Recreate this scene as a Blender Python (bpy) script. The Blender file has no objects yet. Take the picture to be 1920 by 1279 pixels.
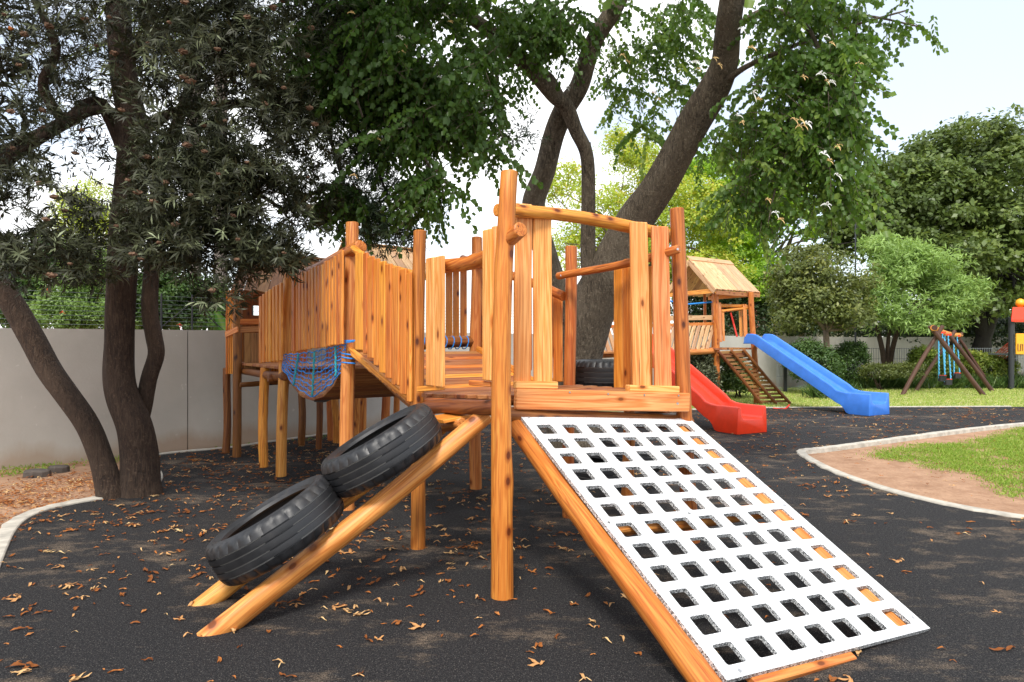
import bpy, math, random
import numpy as np
from mathutils import Vector, Matrix, geometry
R = math.radians
S = bpy.context.scene
random.seed(7); rng = np.random.default_rng(11)

# ------------------------------------------------------------ camera, sky, sun, exposure
F = 1300.0; CH = 1.40; HY = 640.0
cd = bpy.data.cameras.new('camera'); cam = bpy.data.objects.new('camera', cd)
S.collection.objects.link(cam); S.camera = cam
cam.location = (0, 0, CH); cam.rotation_euler = (R(90), 0, 0)
cd.sensor_width = 36; cd.lens = F/1920*36; cd.clip_start = 0.05; cd.clip_end = 600
SUN_EL, SUN_AZ = 52, 186          # azimuth clockwise from +Y
w = bpy.data.worlds.new('World'); S.world = w; w.use_nodes = True
nt = w.node_tree; nt.nodes.clear()
def N(nt, t, **k):
    n = nt.nodes.new(t)
    for a, b in k.items():
        if a.startswith('i_'): n.inputs[a[2:].replace('_', ' ')].default_value = b
        else: setattr(n, a, b)
    return n
sky = N(nt, 'ShaderNodeTexSky', sky_type='NISHITA', sun_disc=False)
sky.sun_elevation = R(SUN_EL); sky.sun_rotation = R(SUN_AZ)
bg1 = N(nt, 'ShaderNodeBackground'); bg1.inputs[1].default_value = 0.15
bg2 = N(nt, 'ShaderNodeBackground'); bg2.inputs[0].default_value = (0.97, 0.985, 1, 1); bg2.inputs[1].default_value = 1.38
tc = N(nt, 'ShaderNodeTexCoord'); mp = N(nt, 'ShaderNodeMapping'); mp.inputs['Scale'].default_value = (1, 1, 2.2); mp.inputs['Location'].default_value=(0.3,0.1,0.25)
no = N(nt, 'ShaderNodeTexNoise'); no.inputs['Scale'].default_value = 2.1; no.inputs['Detail'].default_value = 6; no.inputs['Roughness'].default_value = .5
cr = N(nt, 'ShaderNodeMapRange'); cr.inputs[1].default_value = .45; cr.inputs[2].default_value = .57; cr.inputs[3].default_value = .36; cr.inputs[4].default_value = 1.0
mx = N(nt, 'ShaderNodeMixShader'); ou = N(nt, 'ShaderNodeOutputWorld')
L = nt.links.new
L(sky.outputs[0], bg1.inputs[0]); L(tc.outputs['Generated'], mp.inputs[0]); L(mp.outputs[0], no.inputs[0]); L(no.outputs[0], cr.inputs[0])
L(cr.outputs[0], mx.inputs[0]); L(bg1.outputs[0], mx.inputs[1]); L(bg2.outputs[0], mx.inputs[2]); L(mx.outputs[0], ou.inputs[0])
sd = bpy.data.lights.new('sun', 'SUN'); so = bpy.data.objects.new('sun', sd); S.collection.objects.link(so)
sd.energy = 2.9; sd.angle = R(13); sd.color = (1, .95, .87)
sv = Vector((math.sin(R(SUN_AZ))*math.cos(R(SUN_EL)), math.cos(R(SUN_AZ))*math.cos(R(SUN_EL)), math.sin(R(SUN_EL))))
so.rotation_euler = sv.to_track_quat('Z', 'Y').to_euler(); so.location = (0, -5, 20)
S.view_settings.view_transform = 'Standard'; S.view_settings.look = 'None'; S.view_settings.exposure = 0.5; S.view_settings.gamma = 1
S.cycles.max_bounces = 8; S.cycles.diffuse_bounces = 3; S.cycles.transmission_bounces = 4

# ------------------------------------------------------------ pixel helpers (photograph pixels -> metres)
def P(px, py, Y): return Vector(((px-960)/F*Y, Y, CH-(py-HY)/F*Y))
def G(px, py, z=0.0):
    Y = F*(CH-z)/(py-HY); return Vector(((px-960)/F*Y, Y, z))
def PZ(px, py, z): return G(px, py, z)
def ONP(px, py, o, n):
    d = Vector(((px-960)/F, 1, -(py-HY)/F)); c = Vector((0, 0, CH)); o = Vector(o); n = Vector(n)
    return c + d*((o-c).dot(n)/d.dot(n))
U = Vector((.815, .58, 0)); V = Vector((-.58, .815, 0)); A0 = Vector((-.065, 3.81, 0))
def FR(u, v, z): p = A0+U*u+V*v; return Vector((p.x, p.y, z))
def SU(px, py, u): return ONP(px, py, A0+U*u, U)        # point on the plane u = const
def SV(px, py, v): return ONP(px, py, A0+V*v, V)        # point on the plane v = const

# ------------------------------------------------------------ materials
MT = {}
def mat(name):
    m = bpy.data.materials.new(name); m.use_nodes = True; MT[name] = m
    nt = m.node_tree; b = nt.nodes['Principled BSDF']; return m, nt, b, nt.nodes['Material Output']
def ramp(nt, fac, stops):
    r = N(nt, 'ShaderNodeValToRGB'); e = r.color_ramp.elements
    while len(e) < len(stops): e.new(.5)
    for x, (p, c) in zip(e, stops): x.position = p; x.color = (*c, 1) if len(c) == 3 else c
    nt.links.new(fac, r.inputs[0]); return r.outputs[0]
def noise(nt, vec, scale, detail=4, rough=.55, dist=0):
    n = N(nt, 'ShaderNodeTexNoise'); n.inputs['Scale'].default_value = scale; n.inputs['Detail'].default_value = detail
    n.inputs['Roughness'].default_value = rough; n.inputs['Distortion'].default_value = dist
    if vec is not None: nt.links.new(vec, n.inputs[0])
    return n.outputs[0]
def coords(nt, scale=(1, 1, 1), kind='Object', rand=False):
    t = N(nt, 'ShaderNodeTexCoord'); m = N(nt, 'ShaderNodeMapping'); m.inputs['Scale'].default_value = scale
    nt.links.new(t.outputs[kind], m.inputs[0])
    if rand:
        oi = N(nt, 'ShaderNodeObjectInfo'); mu = N(nt, 'ShaderNodeVectorMath', operation='SCALE'); mu.inputs[0].default_value = (37.1, 11.7, 53.3)
        nt.links.new(oi.outputs['Random'], mu.inputs['Scale']); nt.links.new(mu.outputs[0], m.inputs['Location'])
    return m.outputs[0]
def mix(nt, f, a, b, mode='MIX'):
    m = N(nt, 'ShaderNodeMix', data_type='RGBA', blend_type=mode)
    for s, v in ((m.inputs[0], f), (m.inputs[6], a), (m.inputs[7], b)):
        if isinstance(v, (int, float)): s.default_value = v
        elif isinstance(v, tuple): s.default_value = (*v, 1)
        else: nt.links.new(v, s)
    return m.outputs[2]
def bump(nt, h, b, strength=.3, dist=.01):
    n = N(nt, 'ShaderNodeBump'); n.inputs['Strength'].default_value = strength; n.inputs['Distance'].default_value = dist
    nt.links.new(h, n.inputs['Height']); nt.links.new(n.outputs[0], b.inputs['Normal'])
def wood(name, base, grain, dark, ringy=1.0, rough=.5, rounded=False, vary=.25, knots=True):
    m, nt, b, o = mat(name); l = nt.links.new
    v = coords(nt, (1, 1, 1), rand=True)
    mp = N(nt, 'ShaderNodeMapping'); mp.inputs['Scale'].default_value = (11, 4, .55) if not rounded else (9, 9, .5); l(v, mp.inputs[0])
    n1 = noise(nt, mp.outputs[0], 1.4, 2, .5, .6)                       # slow field whose contour lines are the growth rings
    sn = N(nt, 'ShaderNodeMath', operation='MULTIPLY'); sn.inputs[1].default_value = 58*ringy; l(n1, sn.inputs[0])
    si = N(nt, 'ShaderNodeMath', operation='SINE'); l(sn.outputs[0], si.inputs[0])
    ab = N(nt, 'ShaderNodeMapRange'); ab.inputs[1].default_value = -.3; ab.inputs[2].default_value = 1; l(si.outputs[0], ab.inputs[0])
    mp2 = N(nt, 'ShaderNodeMapping'); mp2.inputs['Scale'].default_value = (90, 90, 2.2); l(v, mp2.inputs[0])
    n2 = noise(nt, mp2.outputs[0], 1, 3, .6)
    mp3 = N(nt, 'ShaderNodeMapping'); mp3.inputs['Scale'].default_value = (7, 7, 1.2); l(v, mp3.inputs[0])
    n3 = noise(nt, mp3.outputs[0], 1, 3, .6)
    c = mix(nt, ab.outputs[0], base, grain)
    n3r = N(nt, 'ShaderNodeMapRange'); n3r.inputs[1].default_value = .42; n3r.inputs[2].default_value = .68; n3r.inputs[4].default_value = .75; l(n3, n3r.inputs[0])
    c = mix(nt, n3r.outputs[0], c, grain)
    n2r = N(nt, 'ShaderNodeMapRange'); n2r.inputs[1].default_value = .47; n2r.inputs[2].default_value = .66; n2r.inputs[4].default_value = .62; l(n2, n2r.inputs[0])
    c = mix(nt, n2r.outputs[0], c, dark)
    oi = N(nt, 'ShaderNodeObjectInfo')
    hs = N(nt, 'ShaderNodeHueSaturation'); l(c, hs.inputs['Color'])
    mr = N(nt, 'ShaderNodeMapRange'); mr.inputs[3].default_value = 1-vary; mr.inputs[4].default_value = 1+vary*.8; l(oi.outputs['Random'], mr.inputs[0]); l(mr.outputs[0], hs.inputs['Value'])
    mh = N(nt, 'ShaderNodeMath', operation='MULTIPLY_ADD'); mh.inputs[1].default_value = .022; mh.inputs[2].default_value = .489; l(oi.outputs['Random'], mh.inputs[0]); l(mh.outputs[0], hs.inputs['Hue'])
    c = hs.outputs[0]
    if knots:
        sx = N(nt, 'ShaderNodeSeparateXYZ'); l(v, sx.inputs[0]); cx = N(nt, 'ShaderNodeCombineXYZ'); mz = N(nt, 'ShaderNodeMath', operation='MULTIPLY'); mz.inputs[1].default_value = 4.2; l(sx.outputs[2], mz.inputs[0])
        mxx = N(nt, 'ShaderNodeMath', operation='MULTIPLY'); mxx.inputs[1].default_value = 9; l(sx.outputs[0], mxx.inputs[0]); l(mxx.outputs[0], cx.inputs[0]); l(mz.outputs[0], cx.inputs[1])
        vo = N(nt, 'ShaderNodeTexVoronoi', voronoi_dimensions='2D'); vo.inputs['Scale'].default_value = 1; l(cx.outputs[0], vo.inputs['Vector'])
        sc_ = N(nt, 'ShaderNodeSeparateColor'); l(vo.outputs['Color'], sc_.inputs[0]); gt = N(nt, 'ShaderNodeMath', operation='GREATER_THAN'); gt.inputs[1].default_value = .78; l(sc_.outputs[0], gt.inputs[0])
        kr2 = N(nt, 'ShaderNodeMapRange'); kr2.inputs[1].default_value = .22; kr2.inputs[2].default_value = .10; kr2.inputs[4].default_value = .75; l(vo.outputs['Distance'], kr2.inputs[0])
        m2 = N(nt, 'ShaderNodeMath', operation='MULTIPLY'); l(kr2.outputs[0], m2.inputs[0]); l(gt.outputs[0], m2.inputs[1]); c = mix(nt, m2.outputs[0], c, dark)
        kr = N(nt, 'ShaderNodeMapRange'); kr.inputs[1].default_value = .105; kr.inputs[2].default_value = .07; l(vo.outputs['Distance'], kr.inputs[0])
        m1 = N(nt, 'ShaderNodeMath', operation='MULTIPLY'); l(kr.outputs[0], m1.inputs[0]); l(gt.outputs[0], m1.inputs[1]); c = mix(nt, m1.outputs[0], c, tuple(x*.5 for x in dark))
    mc = N(nt, 'ShaderNodeMapping'); mc.inputs['Scale'].default_value = (55, 55, 1.6); l(v, mc.inputs[0]); n5 = noise(nt, mc.outputs[0], 1, 2, .5)
    ck = N(nt, 'ShaderNodeMapRange'); ck.inputs[1].default_value = .69; ck.inputs[2].default_value = .73; ck.inputs[4].default_value = .85; l(n5, ck.inputs[0]); c = mix(nt, ck.outputs[0], c, tuple(x*.4 for x in dark))
    mw = N(nt, 'ShaderNodeMapping'); mw.inputs['Scale'].default_value = (3, 3, 2.2); l(v, mw.inputs[0]); n6 = noise(nt, mw.outputs[0], 1, 5, .7)
    wk = N(nt, 'ShaderNodeMapRange'); wk.inputs[1].default_value = .58; wk.inputs[2].default_value = .74; wk.inputs[4].default_value = .45; l(n6, wk.inputs[0]); c = mix(nt, wk.outputs[0], c, grain)
    l(c, b.inputs['Base Color']); b.inputs['Roughness'].default_value = rough
    b.inputs['Specular IOR Level'].default_value = .35; b.inputs['Coat Weight'].default_value = .05; b.inputs['Coat Roughness'].default_value = .35
    bump(nt, n2, b, .35, .004)
    return m
wood('pine_board', (.86, .43, .15), (.70, .245, .055), (.42, .11, .016), .7, .5, vary=.12)
wood('picket_wood', (.83, .335, .060), (.64, .195, .024), (.30, .060, .006), .9, .5, vary=.2)
wood('post_red', (.50, .160, .032), (.36, .095, .016), (.14, .03, .006), .8, .45, True, .12)
wood('post_wood', (.70, .275, .052), (.53, .160, .023), (.24, .046, .007), .9, .48, True, .22)
wood('log_pale', (.76, .35, .085), (.58, .21, .038), (.32, .08, .014), .8, .48, True, .12)
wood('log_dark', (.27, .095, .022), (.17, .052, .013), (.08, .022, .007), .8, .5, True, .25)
wood('deck_wood', (.46, .20, .075), (.34, .12, .04), (.18, .05, .016), 1.0, .55)
wood('roof_wood', (.70, .46, .25), (.58, .34, .16), (.38, .18, .07), .8, .6, vary=.2)
wood('roof_brown', (.34, .165, .06), (.24, .105, .035), (.13, .05, .016), .8, .6, vary=.25)
wood('swing_wood', (.12, .06, .04), (.08, .036, .024), (.04, .018, .012), .8, .6, True, .2, False)
def plain(name, col, rough=.5, nz=None, amt=.25, bs=0, spec=None, metal=0):
    m, nt, b, o = mat(name)
    if nz:
        v = coords(nt); n = noise(nt, v, nz, 5, .6)
        c = ramp(nt, n, [(.3, tuple(x*(1-amt) for x in col)), (.7, tuple(min(1, x*(1+amt)) for x in col))])
        nt.links.new(c, b.inputs['Base Color'])
        if bs: bump(nt, n, b, bs, .01)
    else: b.inputs['Base Color'].default_value = (*col, 1)
    b.inputs['Roughness'].default_value = rough; b.inputs['Metallic'].default_value = metal
    if spec is not None: b.inputs['Specular IOR Level'].default_value = spec
    return m
def tyre_mat():
    m, nt, b, o = mat('tyre_rubber'); v = coords(nt)
    n = noise(nt, v, 5, 6, .65); n2 = noise(nt, v, 60, 3, .6)
    c = ramp(nt, n, [(.35, (.012, .0125, .014)), (.6, (.022, .022, .024)), (.8, (.055, .05, .045))])
    nt.links.new(c, b.inputs['Base Color'])
    rr = ramp(nt, n, [(.3, (.34,)*3), (.7, (.6,)*3)]); nt.links.new(rr, b.inputs['Roughness']); bump(nt, n2, b, .12, .003)
tyre_mat()
plain('groove_dust', (.24, .23, .21), .9)
plain('blue_plastic', (.045, .19, .66), .36, 5, .13, .02)
plain('red_plastic', (.84, .045, .010), .34, 5, .10, .02)
plain('yellow_plastic', (.85, .38, .02), .4)
plain('blue_rope', (.02, .26, .85), .7, 80, .4)
plain('teal_rope', (.04, .38, .42), .7, 80, .3)
plain('swing_rope', (.09, .42, .72), .6, 40, .3)
plain('red_rope', (.60, .035, .02), .7)
plain('steel', (.5, .5, .5), .35, None, metal=.9)
plain('black_metal', (.025, .028, .032), .5)
plain('grey_metal', (.16, .18, .19), .55)
plain('black_rubber', (.02, .02, .022), .7)
plain('white_petal', (.8, .8, .74), .6)
plain('cream_petal', (.75, .5, .2), .6)
plain('brown_seed', (.15, .085, .05), .9)
plain('orange_leaf', (.55, .16, .03), .7)
plain('yellow_flower', (.75, .55, .06), .7)
plain('red_flower', (.7, .05, .02), .6)
plain('stone_dark', (.085, .07, .06), .9, 9, .4, .6)
plain('lamp_brown', (.12, .07, .05), .5)
plain('tile_red', (.40, .13, .07), .8, 6, .3)
plain('palm_trunk', (.20, .17, .15), .9, 8, .35, .5)
# white board with dark flecks
def panel_mat(name, edge):
    m, nt, b, o = mat(name); v = coords(nt, (1, 1, 1))
    n1 = noise(nt, v, 140 if edge else 75, 4, .75); n2 = noise(nt, v, 6, 3, .6)
    mp = N(nt, 'ShaderNodeMapping'); mp.inputs['Scale'].default_value = (160, 14, 14); mp.inputs['Rotation'].default_value = (0, 0, .5); nt.links.new(v, mp.inputs[0])
    n3 = noise(nt, mp.outputs[0], 1, 3, .6)
    if edge: c = ramp(nt, n1, [(.44, (.02, .022, .025)), (.50, (.35, .36, .36)), (.58, (.8, .8, .79))])
    else:
        c = ramp(nt, n1, [(.36, (.22, .23, .25)), (.46, (.67, .68, .69))])
        sp = N(nt, 'ShaderNodeSeparateXYZ'); nt.links.new(v, sp.inputs[0])
        mr = N(nt, 'ShaderNodeMapRange'); mr.inputs[1].default_value = 1.55; mr.inputs[2].default_value = 1.9; mr.inputs[3].default_value = .0; mr.inputs[4].default_value = .62; nt.links.new(sp.outputs[1], mr.inputs[0])
        th = ramp(nt, n3, [(.60, (0, 0, 0)), (.70, (1, 1, 1))])
        mm = N(nt, 'ShaderNodeMath', operation='MULTIPLY'); nt.links.new(th, mm.inputs[0]); nt.links.new(mr.outputs[0], mm.inputs[1])
        c = mix(nt, mm.outputs[0], c, (.12, .12, .13))
        d = ramp(nt, n2, [(.45, (0, 0, 0)), (.8, (.22, .22, .22))]); c = mix(nt, d, c, (.62, .60, .55))
    nt.links.new(c, b.inputs['Base Color']); b.inputs['Roughness'].default_value = .45; bump(nt, n1, b, .5 if edge else .08, .004)
panel_mat('panel_white', False); panel_mat('panel_edge', True)
# bark
def bark(name, c1, c2, c3, sc=1.0, bs=.8):
    m, nt, b, o = mat(name); v = coords(nt, (sc*30, sc*30, sc*6)); v2 = coords(nt, (sc*2, sc*2, sc*1.4))
    n = noise(nt, v, 1.6, 6, .68, .8); n2 = noise(nt, v2, 1, 4, .6); v3 = coords(nt); n3 = noise(nt, v3, 45, 4, .7)
    c = ramp(nt, n, [(.34, c1), (.52, c2), (.68, c3)])
    c = mix(nt, ramp(nt, n2, [(.4, (0,)*3), (.7, (.6,)*3)]), c, c3)
    c = mix(nt, ramp(nt, n3, [(.58, (0,)*3), (.72, (.55,)*3)]), c, tuple(min(1, x*2.2) for x in c3))
    nt.links.new(c, b.inputs['Base Color']); b.inputs['Roughness'].default_value = .92
    ad = N(nt, 'ShaderNodeMath', operation='MULTIPLY_ADD'); ad.inputs[1].default_value = .35; nt.links.new(n3, ad.inputs[0]); nt.links.new(n, ad.inputs[2])
    bump(nt, ad.outputs[0], b, bs, .06)
bark('bark_brown', (.018, .010, .006), (.050, .028, .017), (.10, .066, .044))
bark('bark_grey', (.030, .022, .015), (.135, .102, .068), (.30, .245, .175), 1.0, 1.0)
bark('bark_pale', (.12, .09, .065), (.20, .15, .11), (.28, .22, .17), 1, .5)
bark('bark_black', (.012, .010, .009), (.022, .018, .015), (.035, .03, .025), 1, .5)
# leaves: colour varies per leaf through the mesh attribute 'tint' (0..1)
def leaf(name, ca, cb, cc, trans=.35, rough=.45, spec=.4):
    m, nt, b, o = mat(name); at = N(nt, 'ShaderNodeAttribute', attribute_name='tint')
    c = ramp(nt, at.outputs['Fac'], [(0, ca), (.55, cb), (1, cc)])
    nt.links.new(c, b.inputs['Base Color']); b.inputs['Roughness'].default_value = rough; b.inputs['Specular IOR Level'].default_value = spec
    tr = N(nt, 'ShaderNodeBsdfTranslucent'); hs = N(nt, 'ShaderNodeHueSaturation'); hs.inputs['Value'].default_value = 1.7; hs.inputs['Hue'].default_value = .485; hs.inputs['Saturation'].default_value = 1.1
    nt.links.new(c, hs.inputs['Color']); nt.links.new(hs.outputs[0], tr.inputs[0])
    ms = N(nt, 'ShaderNodeMixShader'); ms.inputs[0].default_value = trans
    nt.links.new(b.outputs[0], ms.inputs[1]); nt.links.new(tr.outputs[0], ms.inputs[2]); nt.links.new(ms.outputs[0], o.inputs[0])
leaf('leaf_grey', (.017, .019, .008), (.048, .054, .024), (.24, .28, .155), .12, .5, .3)
leaf('leaf_bauhinia', (.045, .095, .018), (.10, .19, .035), (.24, .34, .07), .45, .42, .4)
leaf('leaf_oak', (.042, .070, .016), (.105, .155, .035), (.24, .30, .075), .25)
leaf('leaf_light', (.11, .19, .040), (.25, .38, .10), (.46, .60, .22), .3)
leaf('leaf_olive', (.045, .065, .016), (.12, .15, .035), (.30, .30, .075), .25)
leaf('leaf_lime', (.13, .25, .025), (.25, .42, .04), (.50, .58, .06), .35)
leaf('leaf_blossom', (.17, .27, .03), (.36, .46, .06), (.66, .38, .07), .35)
leaf('leaf_hedge', (.028, .060, .014), (.055, .11, .022), (.12, .18, .04), .2)
leaf('leaf_golden', (.055, .10, .018), (.16, .22, .03), (.50, .50, .10), .25)
leaf('leaf_dark', (.018, .036, .014), (.035, .06, .022), (.075, .10, .035), .2)
leaf('leaf_banana', (.04, .12, .03), (.09, .22, .05), (.25, .35, .12), .35)
leaf('grass_blade', (.13, .24, .03), (.28, .40, .07), (.58, .55, .24), .3, .6, .2)
leaf('litter', (.16, .05, .014), (.42, .15, .035), (.68, .50, .25), .1, .7, .2)

# ------------------------------------------------------------ object helpers
WM = {}
def tag(o, label=None, cat=None, group=None, kind=None):
    if label: o['label'] = label
    if cat: o['category'] = cat
    if group: o['group'] = group
    if kind: o['kind'] = kind
    return o
def thing(name, loc, label, cat, group=None):
    o = bpy.data.objects.new(name, None); S.collection.objects.link(o); o.empty_display_size = .2
    o.location = loc; WM[o.name] = Matrix.Translation(Vector(loc)); return tag(o, label, cat, group)
def obj(name, verts, faces, m, parent=None, M=None, smooth=False, midx=None, tint=None):
    me = bpy.data.meshes.new(name)
    verts = np.asarray(verts, dtype=np.float32).reshape(-1, 3)
    if isinstance(faces, np.ndarray):
        k = faces.shape[1]; nf = len(faces)
        me.vertices.add(len(verts)); me.vertices.foreach_set('co', verts.ravel())
        me.loops.add(nf*k); me.loops.foreach_set('vertex_index', faces.astype(np.int32).ravel())
        me.polygons.add(nf); me.polygons.foreach_set('loop_start', np.arange(0, nf*k, k, dtype=np.int32)); me.polygons.foreach_set('loop_total', np.full(nf, k, dtype=np.int32))
        me.update(calc_edges=True)
    else:
        me.from_pydata([tuple(map(float, v)) for v in verts], [], faces)
    for q in (m if isinstance(m, (list, tuple)) else [m]): me.materials.append(MT[q])
    if midx is not None: me.polygons.foreach_set('material_index', np.asarray(midx, dtype=np.int32))
    if smooth: me.polygons.foreach_set('use_smooth', np.ones(len(me.polygons), dtype=bool))
    if tint is not None:
        a = me.attributes.new('tint', 'FLOAT', 'POINT'); a.data.foreach_set('value', np.asarray(tint, dtype=np.float32))
    me.update()
    o = bpy.data.objects.new(name, me); S.collection.objects.link(o)
    M = M if M is not None else Matrix.Identity(4)
    WM[o.name] = M
    if parent is not None:
        o.parent = parent; o.matrix_basis = WM[parent.name].inverted() @ M
    else: o.matrix_basis = M
    return o
class MB:                                                            # collects pieces into one mesh
    def __init__(s): s.v = []; s.f = []; s.m = []
    def add(s, v, f, mi=0):
        n = len(s.v); s.v += [Vector(x) for x in v]; s.f += [tuple(i+n for i in q) for q in f]; s.m += [mi]*len(f)
    def build(s, name, m, parent=None, smooth=False, M=None):
        c = sum(s.v, Vector())/len(s.v) if M is None else None
        if M is None: M = Matrix.Translation(c)
        Mi = M.inverted()
        return obj(name, [Mi @ v for v in s.v], s.f, m, parent, M, smooth, s.m)
def zframe(a, b, x=None):
    a = Vector(a); b = Vector(b); z = (b-a).normalized()
    x = Vector(x) if x is not None else (Vector((0, 0, 1)) if abs(z.z) < .9 else Vector((1, 0, 0)))
    x = (x - z*x.dot(z)).normalized(); y = z.cross(x)
    return Matrix(((x.x, y.x, z.x, a.x), (x.y, y.y, z.y, a.y), (x.z, y.z, z.z, a.z), (0, 0, 0, 1))), (b-a).length
def box_geo(a, b, w, t, x=None, ch=.004, c0=0, c1=0):
    """board from a to b (local z), width w along x, thickness t; chamfered long edges"""
    M, Ln = zframe(a, b, x); w /= 2; t /= 2; c = min(ch, t*.6)
    ring = [(w-c, t), (w, t-c), (w, -t+c), (w-c, -t), (-w+c, -t), (-w, -t+c), (-w, t-c), (-w+c, t)]
    vs = []; lv = [(0, c), (c, 0), (Ln-c, 0), (Ln, c)]
    for z, s in lv:
        for x_, y_ in ring:
            zz = z + (c0*x_ if z < Ln/2 else c1*x_)
            vs.append((x_-math.copysign(s*.7, x_), y_-math.copysign(s*.7, y_), zz))
    fs = [tuple(range(7, -1, -1)), tuple(range(24, 32))]
    for k in range(3):
        for i in range(8): j = (i+1) % 8; fs.append((k*8+i, k*8+j, k*8+8+j, k*8+8+i))
    return vs, fs, M
def board(name, a, b, w, t, m, parent, x=None, c0=0, c1=0, ch=.004):
    v, f, M = box_geo(a, b, w, t, x, ch, c0, c1); return obj(name, v, f, m, parent, M)
def addboard(mb, a, b, w, t, x=None, mi=0, ch=.003):
    v, f, M = box_geo(a, b, w, t, x, ch); mb.add([M @ Vector(q) for q in v], f, mi)
def log_geo(a, b, r0, r1, bend=(0, 0, 0), seg=16, n=14, rough=.045, seed=None, cutz=None):
    M, Ln = zframe(a, b); rs = random.Random(seed if seed is not None else random.random())
    Mi = M.to_3x3().inverted(); bd = Mi @ Vector(bend); ph = [rs.uniform(0, 6.28) for _ in range(6)]
    vs = []; fs = []
    kn = [(rs.uniform(.1, .9), rs.uniform(0, 6.28), rs.uniform(.08, .22)) for _ in range(4)]
    for k in range(n+3):
        if k == 0: t, s = 0, .86
        elif k == n+2: t, s = 1, .86
        else: t = (k-1)/n; s = 1
        z = t*Ln; z += (.006 if k == 1 else (-.006 if k == n+1 else 0))
        r = (r0+(r1-r0)*t)*s
        ox = bd.x*math.sin(math.pi*t) + r*.20*math.sin(5.1*t+ph[0]); oy = bd.y*math.sin(math.pi*t) + r*.20*math.sin(4.3*t+ph[1])
        for i in range(seg):
            an = i/seg*2*math.pi
            q = 1+rough*(math.sin(2*an+ph[2]+3*t)+.7*math.sin(3*an+ph[3]-5*t)+.6*math.sin(9*t+an+ph[4]))
            for kt, ka, kh in kn:
                da = (an-ka+math.pi) % (2*math.pi)-math.pi; q += kh*math.exp(-((t-kt)*Ln/.045)**2-(da/.5)**2)
            vs.append((ox+r*q*math.cos(an), oy+r*q*math.sin(an), z))
    for k in range(n+2):
        for i in range(seg): j = (i+1) % seg; fs.append((k*seg+i, k*seg+j, (k+1)*seg+j, (k+1)*seg+i))
    fs.append(tuple(range(seg-1, -1, -1))); fs.append(tuple(range((n+2)*seg, (n+3)*seg)))
    if cutz is not None:
        vs = [M @ Vector(q) for q in vs]; vs = [Vector((q.x, q.y, max(q.z, cutz))) for q in vs]; I = M.inverted(); vs = [I @ q for q in vs]
    return vs, fs, M
def log(name, a, b, r0, r1, m, parent, bend=(0, 0, 0), **k):
    v, f, M = log_geo(a, b, r0, r1, bend, **k); o = obj(name, v, f, m, parent, M, True); o.data.set_sharp_from_angle(angle=R(40))
    return o
def addlog(mb, a, b, r0, r1, bend=(0, 0, 0), mi=0, **k):
    v, f, M = log_geo(a, b, r0, r1, bend, **k); mb.add([M @ Vector(q) for q in v], f, mi)
def tube_geo(pts, rad, seg=10, wob=0.0, seed=0, cap=True, sub=1):
    """tube along a smooth path; pts list of Vectors, rad list"""
    pts = [Vector(p) for p in pts]
    if sub > 1:
        np_, nr = [], []
        for i in range(len(pts)-1):
            p0 = pts[max(i-1, 0)]; p1 = pts[i]; p2 = pts[i+1]; p3 = pts[min(i+2, len(pts)-1)]
            for k in range(sub):
                t = k/sub; np_.append(.5*((2*p1)+(-p0+p2)*t+(2*p0-5*p1+4*p2-p3)*t*t+(-p0+3*p1-3*p2+p3)*t**3)); nr.append(rad[i]+(rad[i+1]-rad[i])*t)
        np_.append(pts[-1]); nr.append(rad[-1]); pts, rad = np_, nr
    rs = random.Random(seed); ph = [rs.uniform(0, 6.28) for _ in range(8)]
    vs, fs = [], []; x = None; s = 0
    for k, p in enumerate(pts):
        d = (pts[min(k+1, len(pts)-1)]-pts[max(k-1, 0)]).normalized()
        if x is None: x = Vector((1, 0, 0)) if abs(d.x) < .9 else Vector((0, 1, 0))
        x = (x-d*x.dot(d)).normalized(); y = d.cross(x)
        if k: s += (p-pts[k-1]).length
        for i in range(seg):
            an = i/seg*2*math.pi; q = 1
            if wob: q += wob*(math.sin(2*an+ph[0]+s*1.7)+.7*math.sin(3*an+ph[1]-s*3.1)+.5*math.sin(5*an+ph[2]+s*6)+.5*math.sin(7*an+ph[4]+s*1.1)+.4*math.sin(an+ph[3]+s*9))
            vs.append(p+(x*math.cos(an)+y*math.sin(an))*rad[k]*q)
    for k in range(len(pts)-1):
        for i in range(seg): j = (i+1) % seg; fs.append((k*seg+i, k*seg+j, (k+1)*seg+j, (k+1)*seg+i))
    if cap: fs.append(tuple(range(seg-1, -1, -1))); fs.append(tuple(range((len(pts)-1)*seg, len(pts)*seg)))
    return vs, fs
def addtube(mb, pts, rad, seg=8, mi=0, **k):
    if not isinstance(rad, (list, tuple)): rad = [rad]*len(pts)
    v, f = tube_geo(pts, list(rad), seg, **k); mb.add(v, f, mi)
def pxtube(mb, pp, seg=20, wob=.05, sub=5, seed=1, mi=0):
    """pp: (px,py,depth,width px)"""
    addtube(mb, [P(a, b, c) for a, b, c, d in pp], [d/2/F*c for a, b, c, d in pp], seg, mi, wob=wob, sub=sub, seed=seed)

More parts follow.
